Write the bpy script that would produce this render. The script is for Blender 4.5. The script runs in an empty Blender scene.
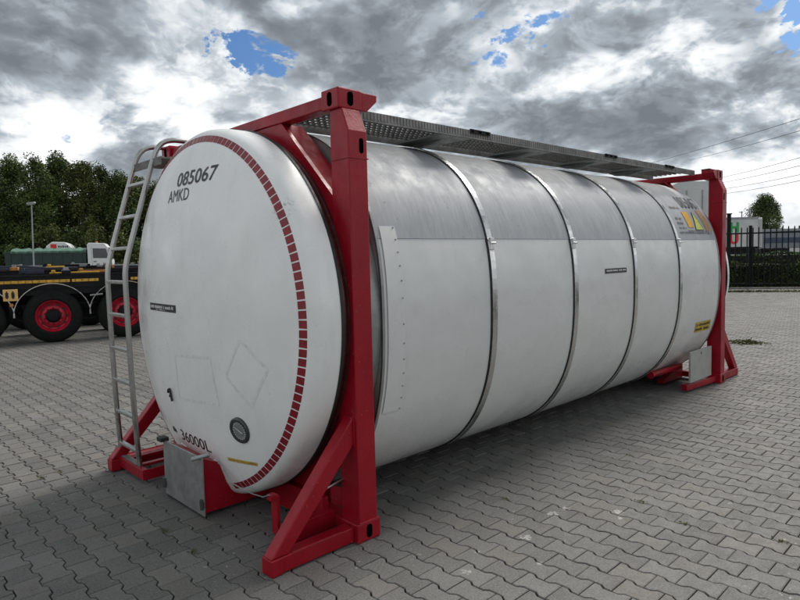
import bpy, bmesh, math, random
import numpy as np
from mathutils import Vector, Matrix
R = math.radians
PI = math.pi
rnd = random.Random(7)

# ------------------------------------------------------------------ camera, sky, sun, exposure
S = bpy.context.scene
COL = S.collection
cd = bpy.data.cameras.new('camera')
cam = bpy.data.objects.new('camera', cd)
COL.objects.link(cam)
S.camera = cam
YAW, PIT, ROL, FPX = 0.8082, -0.0708, -0.0246, 613.3
fw = Vector((math.cos(YAW)*math.cos(PIT), math.sin(YAW)*math.cos(PIT), math.sin(PIT)))
rt0 = Vector((math.sin(YAW), -math.cos(YAW), 0))
up0 = rt0.cross(fw)
rt = rt0*math.cos(ROL) + up0*math.sin(ROL)
up = -rt0*math.sin(ROL) + up0*math.cos(ROL)
CP = Vector((-2.2241, -2.7967, 1.6946))
m = Matrix((rt, up, -fw)).transposed().to_4x4()
m.translation = CP
cam.matrix_world = m
cd.sensor_width = 36.0
cd.lens = 36.0*FPX/800
cd.clip_start = 0.05
cd.clip_end = 3000

SUN_EL, SUN_AZ = R(47), R(8)          # azimuth measured from +X towards +Y
w = bpy.data.worlds.new("World")
S.world = w
w.use_nodes = True


class NT:
    """tiny node helper"""
    def __init__(s, tree):
        s.t = tree
        s.n = tree.nodes
        s.l = tree.links
    def node(s, typ, **kw):
        n = s.n.new(typ)
        for k, v in kw.items():
            if k in n.inputs.keys():
                s.put(n.inputs[k], v)
            else:
                setattr(n, k, v)
        return n
    def put(s, sock, v):
        if isinstance(v, bpy.types.NodeSocket):
            s.l.new(v, sock)
        elif isinstance(v, bpy.types.Node):
            s.l.new(v.outputs[0], sock)
        else:
            if isinstance(v, tuple) and len(v) == 3 and sock.type == 'RGBA':
                v = (*v, 1)
            sock.default_value = v
    def math(s, op, a, b=0.0, c=None, clamp=False):
        n = s.n.new('ShaderNodeMath')
        n.operation = op
        n.use_clamp = clamp
        s.put(n.inputs[0], a)
        s.put(n.inputs[1], b)
        if c is not None:
            s.put(n.inputs[2], c)
        return n.outputs[0]
    def vmath(s, op, a, b=(0, 0, 0), sc=None):
        n = s.n.new('ShaderNodeVectorMath')
        n.operation = op
        s.put(n.inputs[0], a)
        s.put(n.inputs[1], b)
        if sc is not None:
            s.put(n.inputs['Scale'], sc)
        return n.outputs['Value'] if op in ('DOT_PRODUCT', 'LENGTH', 'DISTANCE') else n.outputs[0]
    def noise(s, vec, scale, detail=4, rough=0.5, dist=0.0):
        n = s.n.new('ShaderNodeTexNoise')
        s.put(n.inputs['Vector'], vec)
        n.inputs['Scale'].default_value = scale
        n.inputs['Detail'].default_value = detail
        n.inputs['Roughness'].default_value = rough
        n.inputs['Distortion'].default_value = dist
        return n.outputs['Fac']
    def map(s, v, a, b, c=0.0, d=1.0, smooth=True):
        n = s.n.new('ShaderNodeMapRange')
        n.interpolation_type = 'SMOOTHSTEP' if smooth else 'LINEAR'
        s.put(n.inputs['Value'], v)
        n.inputs['From Min'].default_value = a
        n.inputs['From Max'].default_value = b
        s.put(n.inputs['To Min'], c)
        s.put(n.inputs['To Max'], d)
        return n.outputs['Result']
    def mix(s, f, a, b):
        n = s.n.new('ShaderNodeMix')
        n.data_type = 'RGBA'
        s.put(n.inputs[0], f)
        s.put(n.inputs[6], a)
        s.put(n.inputs[7], b)
        return n.outputs[2]


def build_world():
    t = NT(w.node_tree)
    t.n.clear()
    out = t.node('ShaderNodeOutputWorld')
    bg = t.node('ShaderNodeBackground')
    t.l.new(bg.outputs[0], out.inputs[0])
    sky = t.n.new('ShaderNodeTexSky')
    sky.sky_type = 'NISHITA'
    sky.sun_disc = False
    sky.sun_elevation = SUN_EL
    sky.sun_rotation = PI/2 - SUN_AZ
    tc = t.node('ShaderNodeTexCoord')
    D = tc.outputs['Generated']
    sep = t.node('ShaderNodeSeparateXYZ')
    t.l.new(D, sep.inputs[0])
    z = t.math('MAXIMUM', sep.outputs[2], 0.0)
    inv = t.math('DIVIDE', 1.0, t.math('ADD', z, 0.55))
    P = t.vmath('SCALE', D, sc=inv)
    P = t.vmath('MULTIPLY', P, (2.0, 2.0, 2.9))
    P = t.vmath('ADD', P, SKY_OFF)
    wv = t.n.new('ShaderNodeTexNoise')
    wv.inputs['Scale'].default_value = 2.2
    wv.inputs['Detail'].default_value = 2
    t.put(wv.inputs['Vector'], P)
    W = t.vmath('SCALE', t.vmath('SUBTRACT', wv.outputs['Color'], (0.5, 0.5, 0.5)), sc=0.20)
    P = t.vmath('ADD', P, W)
    # where the large cloud masses, their grey bases and the gaps lie

    def pix(x, y):
        return fw + rt*((x-400)/FPX) + up*((300-y)/FPX)

    def field(lst, soft):
        acc = None
        for (x, y, r, *k) in lst:
            k = k[0] if k else 1.0
            dd = t.vmath('DISTANCE', D, tuple(Vector(pix(x, y)).normalized()))
            rr = r/FPX
            g = t.map(dd, rr*(1-soft), rr*(1+soft), k, 0.0)
            acc = g if acc is None else t.math('MAXIMUM', acc, g)
        return acc
    gaps = field(GAPS, .9)
    darks = field(DARKS, .8)
    brights = field(BRIGHTS, .8)

    def dens(p, det=5):
        a = t.noise(p, 1.4, det, 0.55)
        v = t.n.new('ShaderNodeTexVoronoi')
        v.feature = 'F1'
        v.inputs['Scale'].default_value = 3.6
        v.inputs['Detail'].default_value = 3.5
        v.inputs['Roughness'].default_value = 0.58
        v.inputs['Lacunarity'].default_value = 2.3
        v.normalize = True
        wp = t.n.new('ShaderNodeTexNoise')
        wp.inputs['Scale'].default_value = 9.0
        wp.inputs['Detail'].default_value = 3
        wp.inputs['Roughness'].default_value = 0.62
        t.put(wp.inputs['Vector'], p)
        t.put(v.inputs['Vector'], t.vmath('ADD', p, t.vmath('SCALE', t.vmath('SUBTRACT', wp.outputs['Color'], (0.5, 0.5, 0.5)), sc=0.16)))
        return t.math('SUBTRACT', t.math('ADD', a, 0.06), t.math('MULTIPLY', v.outputs['Distance'], 0.40))
    d0 = dens(P)
    sunv = Vector((math.cos(SUN_AZ)*0.35, math.sin(SUN_AZ)*0.35, 1.0)).normalized()
    d1 = dens(t.vmath('ADD', P, tuple(sunv*0.05)))
    d2 = t.noise(t.vmath('ADD', P, tuple(sunv*0.20)), 1.7, 4, 0.5)
    a0 = t.noise(P, 1.7, 4, 0.5)
    lit = t.map(t.math('SUBTRACT', d0, d1), -0.07, 0.07)
    lit2 = t.map(t.math('SUBTRACT', a0, d2), -0.12, 0.12)
    thick = t.map(d0, 0.38, 0.60)
    edge = t.map(d0, 0.30, 0.44, 1.0, 0.0)
    b = t.math('ADD', t.math('MULTIPLY', lit, 0.33), t.math('MULTIPLY', lit2, 0.47))
    b = t.math('ADD', b, t.math('MULTIPLY', edge, 0.30))
    b = t.math('SUBTRACT', b, t.math('MULTIPLY', thick, 0.16))
    b = t.math('SUBTRACT', b, t.math('MULTIPLY', darks, 0.30))
    b = t.math('ADD', b, t.math('MULTIPLY', brights, 0.24))
    # deck seen from the side low down is bright, its flat bases overhead are grey
    b = t.math('ADD', b, t.map(sep.outputs[2], 0.05, 0.75, 0.15, 0.04))
    ramp = t.node('ShaderNodeValToRGB')
    cr = ramp.color_ramp
    cr.elements[0].position = 0.0
    cr.elements[0].color = (0.150, 0.170, 0.195, 1)
    cr.elements[1].position = 0.84
    cr.elements[1].color = (0.97, 0.98, 0.98, 1)
    e = cr.elements.new(0.22); e.color = (0.225, 0.250, 0.280, 1)
    e = cr.elements.new(0.42); e.color = (0.36, 0.405, 0.45, 1)
    e = cr.elements.new(0.60); e.color = (0.66, 0.69, 0.715, 1)
    t.put(ramp.inputs[0], b)
    cloud = t.vmath('SCALE', ramp.outputs[0], sc=CLOUD_GAIN)
    rag = t.math('SUBTRACT', t.noise(P, 5.5, 6, 0.65), 0.5)
    cov = t.math('SUBTRACT', d0, t.math('MULTIPLY', gaps, t.math('ADD', 0.215, t.math('MULTIPLY', rag, 0.85))))
    cover = t.map(cov, 0.19, 0.25)
    blue = t.vmath('MULTIPLY', sky.outputs[0], SKY_TINT)
    col = t.mix(cover, blue, cloud)
    hz = t.map(sep.outputs[2], 0.0, 0.14, 0.65, 0.0)
    hz = t.math('MULTIPLY', hz, t.map(t.noise(t.vmath('MULTIPLY', D, (1, 1, 9)), 3.0, 4, 0.5), 0.3, 0.6, 0.45, 1.0))
    col = t.mix(hz, col, (0.50*CLOUD_GAIN, 0.54*CLOUD_GAIN, 0.57*CLOUD_GAIN))
    col = t.mix(t.map(sep.outputs[2], -0.02, 0.0), (1.2, 1.2, 1.2), col)
    t.l.new(col, bg.inputs[0])
    bg.inputs[1].default_value = SKY_STR


SKY_STR = 0.10
CLOUD_GAIN = 6.6
SKY_TINT = (0.24, 0.36, 0.50)
w.cycles.sampling_method = 'MANUAL'
w.cycles.sample_map_resolution = 512
SKY_OFF = (3.1, 1.7, 0.4)
GAPS = [(236, 58, 38), (285, 66, 30), (500, 40, 44), (545, 52, 34, 1.15), (470, 22, 34, 1.0), (790, 28, 66, 1.35), (68, 141, 8, .5)]
DARKS = [(60, 10, 150), (200, 15, 130), (360, 12, 90), (640, 115, 90, .8), (40, 120, 60, .4), (130, 120, 50, .5), (720, 190, 90, .5)]
BRIGHTS = [(215, 100, 55, .9), (60, 110, 45, .7), (440, 60, 60, .8), (590, 35, 70, .9), (730, 60, 60, .9), (770, 150, 60, .7), (60, 155, 30, .9), (330, 75, 55, .9), (770, 205, 60, .6), (400, 20, 30, .4)]
build_world()
sd = bpy.data.lights.new('sun', 'SUN')
sd.energy = 2.0
sd.angle = R(28)
sd.color = (1.0, 0.96, 0.9)
sun = bpy.data.objects.new('sun', sd)
COL.objects.link(sun)
sv = Vector((math.cos(SUN_EL)*math.cos(SUN_AZ), math.cos(SUN_EL)*math.sin(SUN_AZ), math.sin(SUN_EL)))
sun.rotation_euler = sv.to_track_quat('Z', 'Y').to_euler()
sun.location = sv*50
vs = S.view_settings
vs.view_transform = 'Standard'
vs.look = 'None'
vs.gamma = 1
vs.use_curve_mapping = False
vs.exposure = 0.92


# ------------------------------------------------------------------ materials
def mat(name, col=(0.5, 0.5, 0.5), rough=0.6, metal=0.0, var=0.12, scale=6.0, bump=0.0, bscale=40.0, fn=None, spec=0.5, coat=0.0, stretch=(1, 1, 1)):
    M = bpy.data.materials.new(name)
    M.use_nodes = True
    t = NT(M.node_tree)
    bs = t.n['Principled BSDF']
    tc = t.node('ShaderNodeTexCoord')
    g = t.node('ShaderNodeNewGeometry')
    P = g.outputs['Position']
    Q = t.vmath('MULTIPLY', P, stretch)
    n = t.noise(Q, scale, 6, 0.6)
    c0 = tuple(max(0, c*(1-var)) for c in col)
    c1 = tuple(min(1, c*(1+var)) for c in col)
    c = t.mix(t.map(n, 0.3, 0.7), c0, c1)
    bs.inputs['Roughness'].default_value = rough
    t.put(bs.inputs['Roughness'], t.map(t.noise(Q, scale*2.3, 4, 0.6), 0.3, 0.7, max(0.02, rough-0.1), min(1, rough+0.1)))
    bs.inputs['Metallic'].default_value = metal
    bs.inputs['Specular IOR Level'].default_value = spec
    bs.inputs['Coat Weight'].default_value = coat
    if bump:
        bn = t.node('ShaderNodeBump')
        bn.inputs['Strength'].default_value = bump
        bn.inputs['Distance'].default_value = 0.01
        t.put(bn.inputs['Height'], t.noise(Q, bscale, 5, 0.6))
        t.l.new(bn.outputs[0], bs.inputs['Normal'])
    if fn:
        c = fn(t, c, P, bs) or c
    t.put(bs.inputs['Base Color'], c)
    return M


def fn_red(t, c, P, bs):
    # chipped paint, rust bleeding in places
    ch = t.map(t.noise(P, 60, 4, 0.7), 0.64, 0.68)
    ch = t.math('MULTIPLY', ch, t.map(t.noise(P, 3.1, 2, 0.5), 0.5, 0.62))
    c = t.mix(ch, c, (0.30, 0.17, 0.14))
    dk = t.map(t.noise(t.vmath('MULTIPLY', P, (1, 1, .35)), 5.0, 5, 0.65), 0.55, 0.80)
    return t.mix(t.math('MULTIPLY', dk, 0.45), c, (0.11, 0.006, 0.010))


def dents(t, P, bs, strength=0.25, sc=1.6, fine=18.0):
    b1 = t.node('ShaderNodeBump')
    b1.inputs['Strength'].default_value = strength
    b1.inputs['Distance'].default_value = 0.06
    h = t.math('ADD', t.noise(P, sc, 2, 0.45), t.math('MULTIPLY', t.noise(P, fine, 3, 0.5), 0.012))
    t.put(b1.inputs['Height'], h)
    t.l.new(b1.outputs[0], bs.inputs['Normal'])


def fn_white_dish(t, c, P, bs):
    dents(t, P, bs, 0.10, 1.3)
    s = t.map(t.noise(t.vmath('MULTIPLY', P, (1, 1, .22)), 6.0, 6, 0.65), 0.52, 0.85)
    c = t.mix(t.math('MULTIPLY', s, 0.35), c, (0.42, 0.42, 0.39))
    sp = t.map(t.noise(P, 38, 3, 0.6), 0.71, 0.75)
    c = t.mix(t.math('MULTIPLY', sp, 0.35), c, (0.25, 0.23, 0.20))
    # scuff near the upper right of the head
    dd = t.vmath('DISTANCE', P, (-0.262, 0.213, 1.987))
    sc = t.math('MULTIPLY', t.map(dd, 0.10, 0.03), t.map(t.noise(P, 45, 5, 0.7), 0.52, 0.60))
    return t.mix(t.math('MULTIPLY', sc, 0.6), c, (0.2, 0.2, 0.2))


def fn_white_barrel(t, c, P, bs):
    dents(t, P, bs, 0.38, 1.9, 12)
    s = t.map(t.noise(t.vmath('MULTIPLY', P, (1.4, .4, .4)), 5.0, 6, 0.62), 0.50, 0.8)
    c = t.mix(t.math('MULTIPLY', s, 0.16), c, (0.42, 0.42, 0.40))
    sp = t.map(t.noise(P, 30, 3, 0.6), 0.74, 0.76)
    return t.mix(t.math('MULTIPLY', sp, 0.4), c, (0.2, 0.2, 0.19))


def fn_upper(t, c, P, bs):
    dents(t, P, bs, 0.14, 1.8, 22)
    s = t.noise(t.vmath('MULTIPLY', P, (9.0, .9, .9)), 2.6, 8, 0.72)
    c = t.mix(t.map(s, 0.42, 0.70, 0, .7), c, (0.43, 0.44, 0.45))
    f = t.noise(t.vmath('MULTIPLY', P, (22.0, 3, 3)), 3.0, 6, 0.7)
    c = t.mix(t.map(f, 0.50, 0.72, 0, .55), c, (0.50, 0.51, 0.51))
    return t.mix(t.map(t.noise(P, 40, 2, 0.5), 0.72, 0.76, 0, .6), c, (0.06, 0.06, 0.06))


def fn_paver(t, c, P, bs):
    g = t.n['Geometry'] if 'Geometry' in t.n else t.node('ShaderNodeNewGeometry')
    oi = t.node('ShaderNodeObjectInfo')
    r = t.math('FRACT', t.math('ADD', g.outputs['Random Per Island'], t.math('MULTIPLY', oi.outputs['Random'], 7.31)))
    big = t.noise(P, 0.35, 4, 0.6)
    mid = t.noise(P, 1.7, 5, 0.6)
    grain = t.noise(P, 85, 4, 0.8)
    sp = t.noise(P, 420, 2, 0.6)
    v = t.math('ADD', t.math('MULTIPLY', t.math('SUBTRACT', r, .5), 0.30), t.math('MULTIPLY', t.math('SUBTRACT', big, .5), 0.9))
    v = t.math('ADD', v, t.math('MULTIPLY', t.math('SUBTRACT', mid, .5), 0.55))
    v = t.math('ADD', v, t.math('MULTIPLY', t.math('SUBTRACT', grain, .5), 2.3))
    v = t.math('ADD', v, t.map(sp, .58, .72, 0, .6))
    v = t.math('ADD', v, 1.0)
    c = t.vmath('SCALE', PAVER, sc=v)
    # warm mottling on some stones
    c = t.mix(t.map(t.math('FRACT', t.math('MULTIPLY', r, 5.7)), .6, 1.0, 0, .22), c, (0.20, 0.172, 0.145))
    # darker worn spots and white droppings / paint
    dk = t.map(t.noise(P, 5.5, 4, 0.7), .66, .78, 0, .65)
    c = t.mix(dk, c, (0.06, 0.058, 0.052))
    wt = t.math('MULTIPLY', t.map(t.noise(P, 26, 4, 0.7), .63, .68), t.map(t.noise(P, 1.3, 2, 0.5), .56, .64))
    spots = None
    for (x, y, q) in WHITE_SPOTS:
        dd = t.vmath('DISTANCE', P, (x, y, 0))
        dd = t.math('ADD', dd, t.math('MULTIPLY', t.math('SUBTRACT', t.noise(P, 34, 4, .7), .5), q*5.0))
        s = t.map(dd, q, q*0.35)
        spots = s if spots is None else t.math('MAXIMUM', spots, s)
    wt = t.math('MAXIMUM', t.math('MULTIPLY', wt, .6), t.math('MULTIPLY', spots, .5))
    c = t.mix(wt, c, (0.52, 0.52, 0.49))
    bn = t.node('ShaderNodeBump')
    bn.inputs['Strength'].default_value = 0.5
    bn.inputs['Distance'].default_value = 0.004
    t.put(bn.inputs['Height'], grain)
    t.l.new(bn.outputs[0], bs.inputs['Normal'])
    return c


PAVER = (0.118, 0.115, 0.108)
WHITE_SPOTS = [(0.75, -0.72, .035), (1.15, -0.65, .04), (1.28, -0.66, .03), (1.45, -0.95, .04), (1.38, -1.0, .02), (0.42, -0.62, .02), (0.55, -0.95, .02), (0.2, -0.72, .025)]


def fn_leaf(dark, light):
    def f(t, c, P, bs):
        g = t.node('ShaderNodeNewGeometry')
        r = g.outputs['Random Per Island']
        c = t.mix(r, dark, light)
        big = t.noise(P, 0.45, 3, 0.6)
        c = t.vmath('SCALE', c, sc=t.map(big, .3, .7, .45, 1.55))
        return c
    return f


RED = mat('red_paint', (0.29, 0.004, 0.014), 0.38, var=.12, scale=4, bump=.12, bscale=60, fn=fn_red, spec=.32)
REDM = mat('matt_dark_red_paint', (0.22, 0.006, 0.014), 0.7, var=.25, scale=5, fn=fn_red, spec=.15)  # duller, darker copy of the red, used on the gusset flanges
WHITE = mat('white_dish_paint', (0.80, 0.81, 0.795), 0.30, var=.05, scale=2.0, fn=fn_white_dish)
WHITEB = mat('white_cladding', (0.64, 0.645, 0.63), 0.30, var=.03, scale=1.4, fn=fn_white_barrel, spec=.55)
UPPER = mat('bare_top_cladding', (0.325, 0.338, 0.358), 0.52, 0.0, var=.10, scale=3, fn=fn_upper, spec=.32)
CHROME = mat('steel_band', (0.66, 0.66, 0.65), 0.22, 1.0, var=.08, scale=5, bump=.05, bscale=9)
VOID = mat('hollow_dark', (0.004, 0.003, 0.003), 0.9, var=.2, spec=0.0)  # near-black colour paints the shade inside holes that are not cut
BLACK = mat('black_rubber_trim', (0.012, 0.012, 0.012), 0.55, var=.3)
MAROON = mat('maroon_ring', (0.085, 0.016, 0.018), 0.28, 0.3, var=.3, scale=5)
STEEL = mat('stainless_tube', (0.40, 0.40, 0.385), 0.32, 1.0, var=.06, scale=4)
COLLAR = mat('grey_collar', (.30, .30, .29), .35, .2, var=.2)
GALV = mat('galvanised_plate', (0.30, 0.305, 0.30), 0.52, 0.65, var=.14, scale=9, bump=.08)
EDGE = mat('walkway_edge_aluminium', (0.25, 0.245, 0.235), 0.6, 0.1, var=.25, scale=9, bump=.2)  # paler copy of the grating metal for the brighter side face
GRATE = mat('shaded_aluminium', (0.135, 0.13, 0.12), 0.65, 0.1, var=.30, scale=14, bump=.2)  # darker copy of the walkway metal, underside shade put into its colour
REFL = mat('reflective_red', (0.22, 0.012, 0.022), 0.35, var=.15, scale=20)
INK = mat('black_ink', (0.008, 0.008, 0.009), 0.45, var=.2)
WINK = mat('white_ink', (0.75, 0.75, 0.73), 0.5)
YEL = mat('yellow_label', (0.50, 0.34, 0.03), 0.5, var=.3, scale=30)
ORG = mat('orange_label', (0.68, 0.36, 0.03), 0.5, var=.15, scale=20)
LIME = mat('lime_label', (0.62, 0.66, 0.10), 0.5, var=.15, scale=20)
BROWN = mat('faded_orange_label', (0.42, 0.25, 0.13), 0.55, var=.2, scale=20)
GREYINK = mat('faded_ink', (0.10, 0.10, 0.10), 0.55)
GHOST = mat('adhesive_residue', (0.74, 0.75, 0.735), 0.36, var=.12, scale=30)
DARK = mat('black_chassis_paint', (0.008, 0.008, 0.009), 0.5, var=.35, scale=5, spec=.2)
TYRE = mat('tyre_rubber', (0.011, 0.011, 0.011), 0.8, var=.25, scale=12, bump=.3, bscale=50, spec=.2)
RIMRED = mat('rim_red', (0.42, 0.012, 0.03), 0.35, var=.12)
TAPE = mat('yellow_tape', (0.62, 0.36, 0.03), 0.5, var=.25, scale=20)
ORANGEF = mat('dusty_orange_paint', (0.42, 0.17, 0.03), 0.55, var=.3, scale=8)
BLUEP = mat('dark_blue_paint', (0.015, 0.022, 0.045), 0.4, var=.2)
GREENT = mat('dark_green_paint', (0.006, 0.028, 0.022), 0.45, var=.2, scale=3)
TARP = mat('green_tarp', (0.07, 0.15, 0.11), 0.7, var=.2, scale=3, bump=.3, bscale=5)
WPAINT = mat('vehicle_white', (0.66, 0.67, 0.66), 0.35, var=.05)
WSIDE = mat('dusty_white_panel', (0.52, 0.53, 0.52), 0.5, var=.08, scale=1.5)
GLASS = mat('dark_window_glass', (0.02, 0.025, 0.03), 0.08, var=.1, spec=.8)
GREYP = mat('grey_curtain', (0.17, 0.19, 0.22), 0.6, var=.15, scale=1.5)
BLUES = mat('blue_stripe', (0.035, 0.055, 0.10), 0.6, var=.15)
LGREEN = mat('letter_green', (0.02, 0.30, 0.08), 0.5, var=.05)
LRED = mat('letter_red', (0.60, 0.03, 0.02), 0.5, var=.05)
FENCEM = mat('black_powder_coat', (0.008, 0.011, 0.011), 0.6, var=.2, spec=.2)
GALVP = mat('lamp_grey', (0.28, 0.29, 0.30), 0.5, 0.4)
BARK = mat('bark', (0.075, 0.06, 0.045), 0.9, var=.3, scale=10, bump=.6, bscale=12)
LEAF = mat('poplar_leaves', (0.03, 0.045, 0.015), 0.7, fn=fn_leaf((0.022, 0.038, 0.012), (0.120, 0.165, 0.045)), spec=.2)
LEAF2 = mat('olive_leaves', (0.03, 0.045, 0.015), 0.7, fn=fn_leaf((0.04, 0.052, 0.016), (0.115, 0.125, 0.035)), spec=.2)
HLEAF = mat('hedge_leaves', (0.03, 0.05, 0.02), 0.6, fn=fn_leaf((0.014, 0.032, 0.010), (0.10, 0.155, 0.035)), spec=.3)
WEED = mat('weeds', (0.05, 0.07, 0.02), 0.7, fn=fn_leaf((0.05, 0.055, 0.02), (0.15, 0.16, 0.06)), spec=.2)
PAVE = mat('concrete_paver', PAVER, 0.78, fn=fn_paver, spec=.35)
SAND = mat('joint_sand', (0.018, 0.017, 0.015), 0.95, var=.5, scale=9, spec=.1)


def fn_ground(t, c, P, bs):
    # joints are packed dark close by; beyond the laid stones the sheet takes the stones' colour
    d = t.vmath('DISTANCE', P, (12.0, 6.0, 0.0))
    far = t.map(t.noise(P, .25, 5, .6), .3, .7)
    gr = t.mix(far, (0.13, 0.128, 0.12), (0.20, 0.195, 0.18))
    return t.mix(t.map(d, 23.0, 25.0), c, gr)


GROUND = mat('yard_ground', (0.014, 0.013, 0.012), 0.9, var=.5, scale=9, fn=fn_ground, spec=.15)


# ------------------------------------------------------------------ mesh helpers
class MB:
    def __init__(s):
        s.v = []; s.f = []; s.m = []
    def add(s, vs, fs, mi=0):
        o = len(s.v)
        s.v.extend([tuple(p) for p in vs])
        s.f.extend([tuple(i+o for i in f) for f in fs])
        s.m.extend([mi]*len(fs))
        return s
    def box(s, a, b, mi=0):
        x0, x1 = sorted((a[0], b[0])); y0, y1 = sorted((a[1], b[1])); z0, z1 = sorted((a[2], b[2]))
        vs = [(x0, y0, z0), (x1, y0, z0), (x1, y1, z0), (x0, y1, z0), (x0, y0, z1), (x1, y0, z1), (x1, y1, z1), (x0, y1, z1)]
        return s.add(vs, [(0, 3, 2, 1), (4, 5, 6, 7), (0, 1, 5, 4), (1, 2, 6, 5), (2, 3, 7, 6), (3, 0, 4, 7)], mi)
    def bar(s, p, q, w_, h_, upv=(0, 0, 1), mi=0):
        """rectangular bar from p to q; w_ across, h_ along upv"""
        p = Vector(p); q = Vector(q); d = (q-p).normalized(); u = Vector(upv)
        sd_ = d.cross(u).normalized(); u = sd_.cross(d).normalized()
        vs = []
        for c in (p, q):
            for (a, b) in ((-1, -1), (1, -1), (1, 1), (-1, 1)):
                vs.append(c + sd_*a*w_/2 + u*b*h_/2)
        return s.add(vs, [(0, 1, 2, 3)[::-1], (4, 5, 6, 7), (0, 1, 5, 4), (1, 2, 6, 5), (2, 3, 7, 6), (3, 0, 4, 7)], mi)
    def tube(s, pts, r, n=10, mi=0, caps=True):
        pts = [Vector(p) for p in pts]
        rs = r if isinstance(r, (list, tuple)) else [r]*len(pts)
        vs = []; fs = []
        ref = None
        for i, p in enumerate(pts):
            d = (pts[min(i+1, len(pts)-1)] - pts[max(i-1, 0)]).normalized()
            if ref is None:
                ref = Vector((0, 0, 1)) if abs(d.z) < .9 else Vector((0, 1, 0))
            a = d.cross(ref).normalized(); b = a.cross(d).normalized(); ref = b
            for k in range(n):
                t_ = 2*PI*k/n
                vs.append(p + (a*math.cos(t_)+b*math.sin(t_))*rs[i])
        for i in range(len(pts)-1):
            for k in range(n):
                fs.append((i*n+k, (i+1)*n+k, (i+1)*n+(k+1) % n, i*n+(k+1) % n))
        if caps:
            fs.append(tuple(range(n))); fs.append(tuple(range((len(pts)-1)*n, len(pts)*n))[::-1])
        return s.add(vs, fs, mi)
    def prism(s, poly, axis, a, b, mi=0):
        """polygon of (u,v) extruded on axis between a and b"""
        def P(u, v, c):
            return [(c, u, v), (u, c, v), (u, v, c)][axis]
        n = len(poly)
        vs = [P(u, v, a) for u, v in poly]+[P(u, v, b) for u, v in poly]
        fs = [tuple(range(n))[::-1], tuple(range(n, 2*n))]
        fs += [(i, (i+1) % n, n+(i+1) % n, n+i) for i in range(n)]
        return s.add(vs, fs, mi)
    def lathe(s, prof, axis_pt, axis=0, n=64, mi=0, a0=0, a1=2*PI):
        """profile [(along, r)] turned round an axis through axis_pt"""
        full = abs(a1-a0-2*PI) < 1e-6
        cnt = n if full else n+1
        vs = []
        for (x, r) in prof:
            for k in range(cnt):
                t_ = a0+(a1-a0)*k/n
                c, d = r*math.cos(t_), r*math.sin(t_)
                p = [0, 0, 0]; p[axis] = x
                o = [(1, 2), (0, 2), (0, 1)][axis]
                p[o[0]] = c; p[o[1]] = d
                vs.append((p[0]+axis_pt[0], p[1]+axis_pt[1], p[2]+axis_pt[2]))
        fs = []
        for i in range(len(prof)-1):
            for k in range(n):
                k2 = (k+1) % cnt
                fs.append((i*cnt+k, i*cnt+k2, (i+1)*cnt+k2, (i+1)*cnt+k))
        return s.add(vs, fs, mi)
    def build(s, name, mats, parent=None, bevel=0.0, smooth=False, kind=None, fix=True):
        me = bpy.data.meshes.new(name)
        me.from_pydata([tuple(v) for v in s.v], [], s.f)
        mats = mats if isinstance(mats, (list, tuple)) else [mats]
        for q in mats:
            me.materials.append(q)
        if len(mats) > 1:
            me.polygons.foreach_set('material_index', s.m)
        if fix:
            bm = bmesh.new(); bm.from_mesh(me)
            bmesh.ops.recalc_face_normals(bm, faces=bm.faces)
            bm.to_mesh(me); bm.free()
        me.update()
        o = bpy.data.objects.new(name, me)
        COL.objects.link(o)
        if parent:
            o.parent = parent
        if bevel:
            b = o.modifiers.new('bevel', 'BEVEL'); b.width = bevel; b.segments = 2; b.limit_method = 'ANGLE'; b.angle_limit = R(35)
        if smooth:
            me.shade_smooth()
            me.set_sharp_from_angle(angle=R(38))
        if kind:
            o['kind'] = kind
        return o


def thing(name, label, cat, loc=(0, 0, 0), rot=0, group=None):
    o = bpy.data.objects.new(name, None)
    COL.objects.link(o)
    o.location = loc
    o.rotation_euler = (0, 0, rot)
    o.empty_display_size = .2
    o['label'] = label; o['category'] = cat
    if group:
        o['group'] = group
    return o


def tag(o, label, cat, group=None):
    o['label'] = label; o['category'] = cat
    if group:
        o['group'] = group
    return o


def copy_tree(o, parent=None):
    c = o.copy(); COL.objects.link(c)
    if parent:
        c.parent = parent
    for ch in list(o.children):
        copy_tree(ch, c)
    return c


# ------------------------------------------------------------------ ground and pavers
gb = MB()
gb.add([(-400, -400, -0.012), (500, -400, -0.012), (500, 500, -0.012), (-400, 500, -0.012)], [(0, 1, 2, 3)])
ground = gb.build('ground', GROUND, kind='structure')

PX, PY, AX, AY = 0.1432, 0.200, 0.063, -0.663


def paver_outline(inset):
    g_ = 0.0022+inset
    w_, n_ = 0.0716+0.0105-g_, 0.0716-0.0105-g_
    u = 0.1-g_
    hp = [(-u, w_), (-.067+inset*.4, w_), (-.040+inset*.4, n_), (.040-inset*.4, n_), (.067-inset*.4, w_), (u, w_)]
    return hp+[(a, -b) for a, b in hp[::-1]]


OUT0 = np.array(paver_outline(0.0)); OUT1 = np.array(paver_outline(0.0045))
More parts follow.
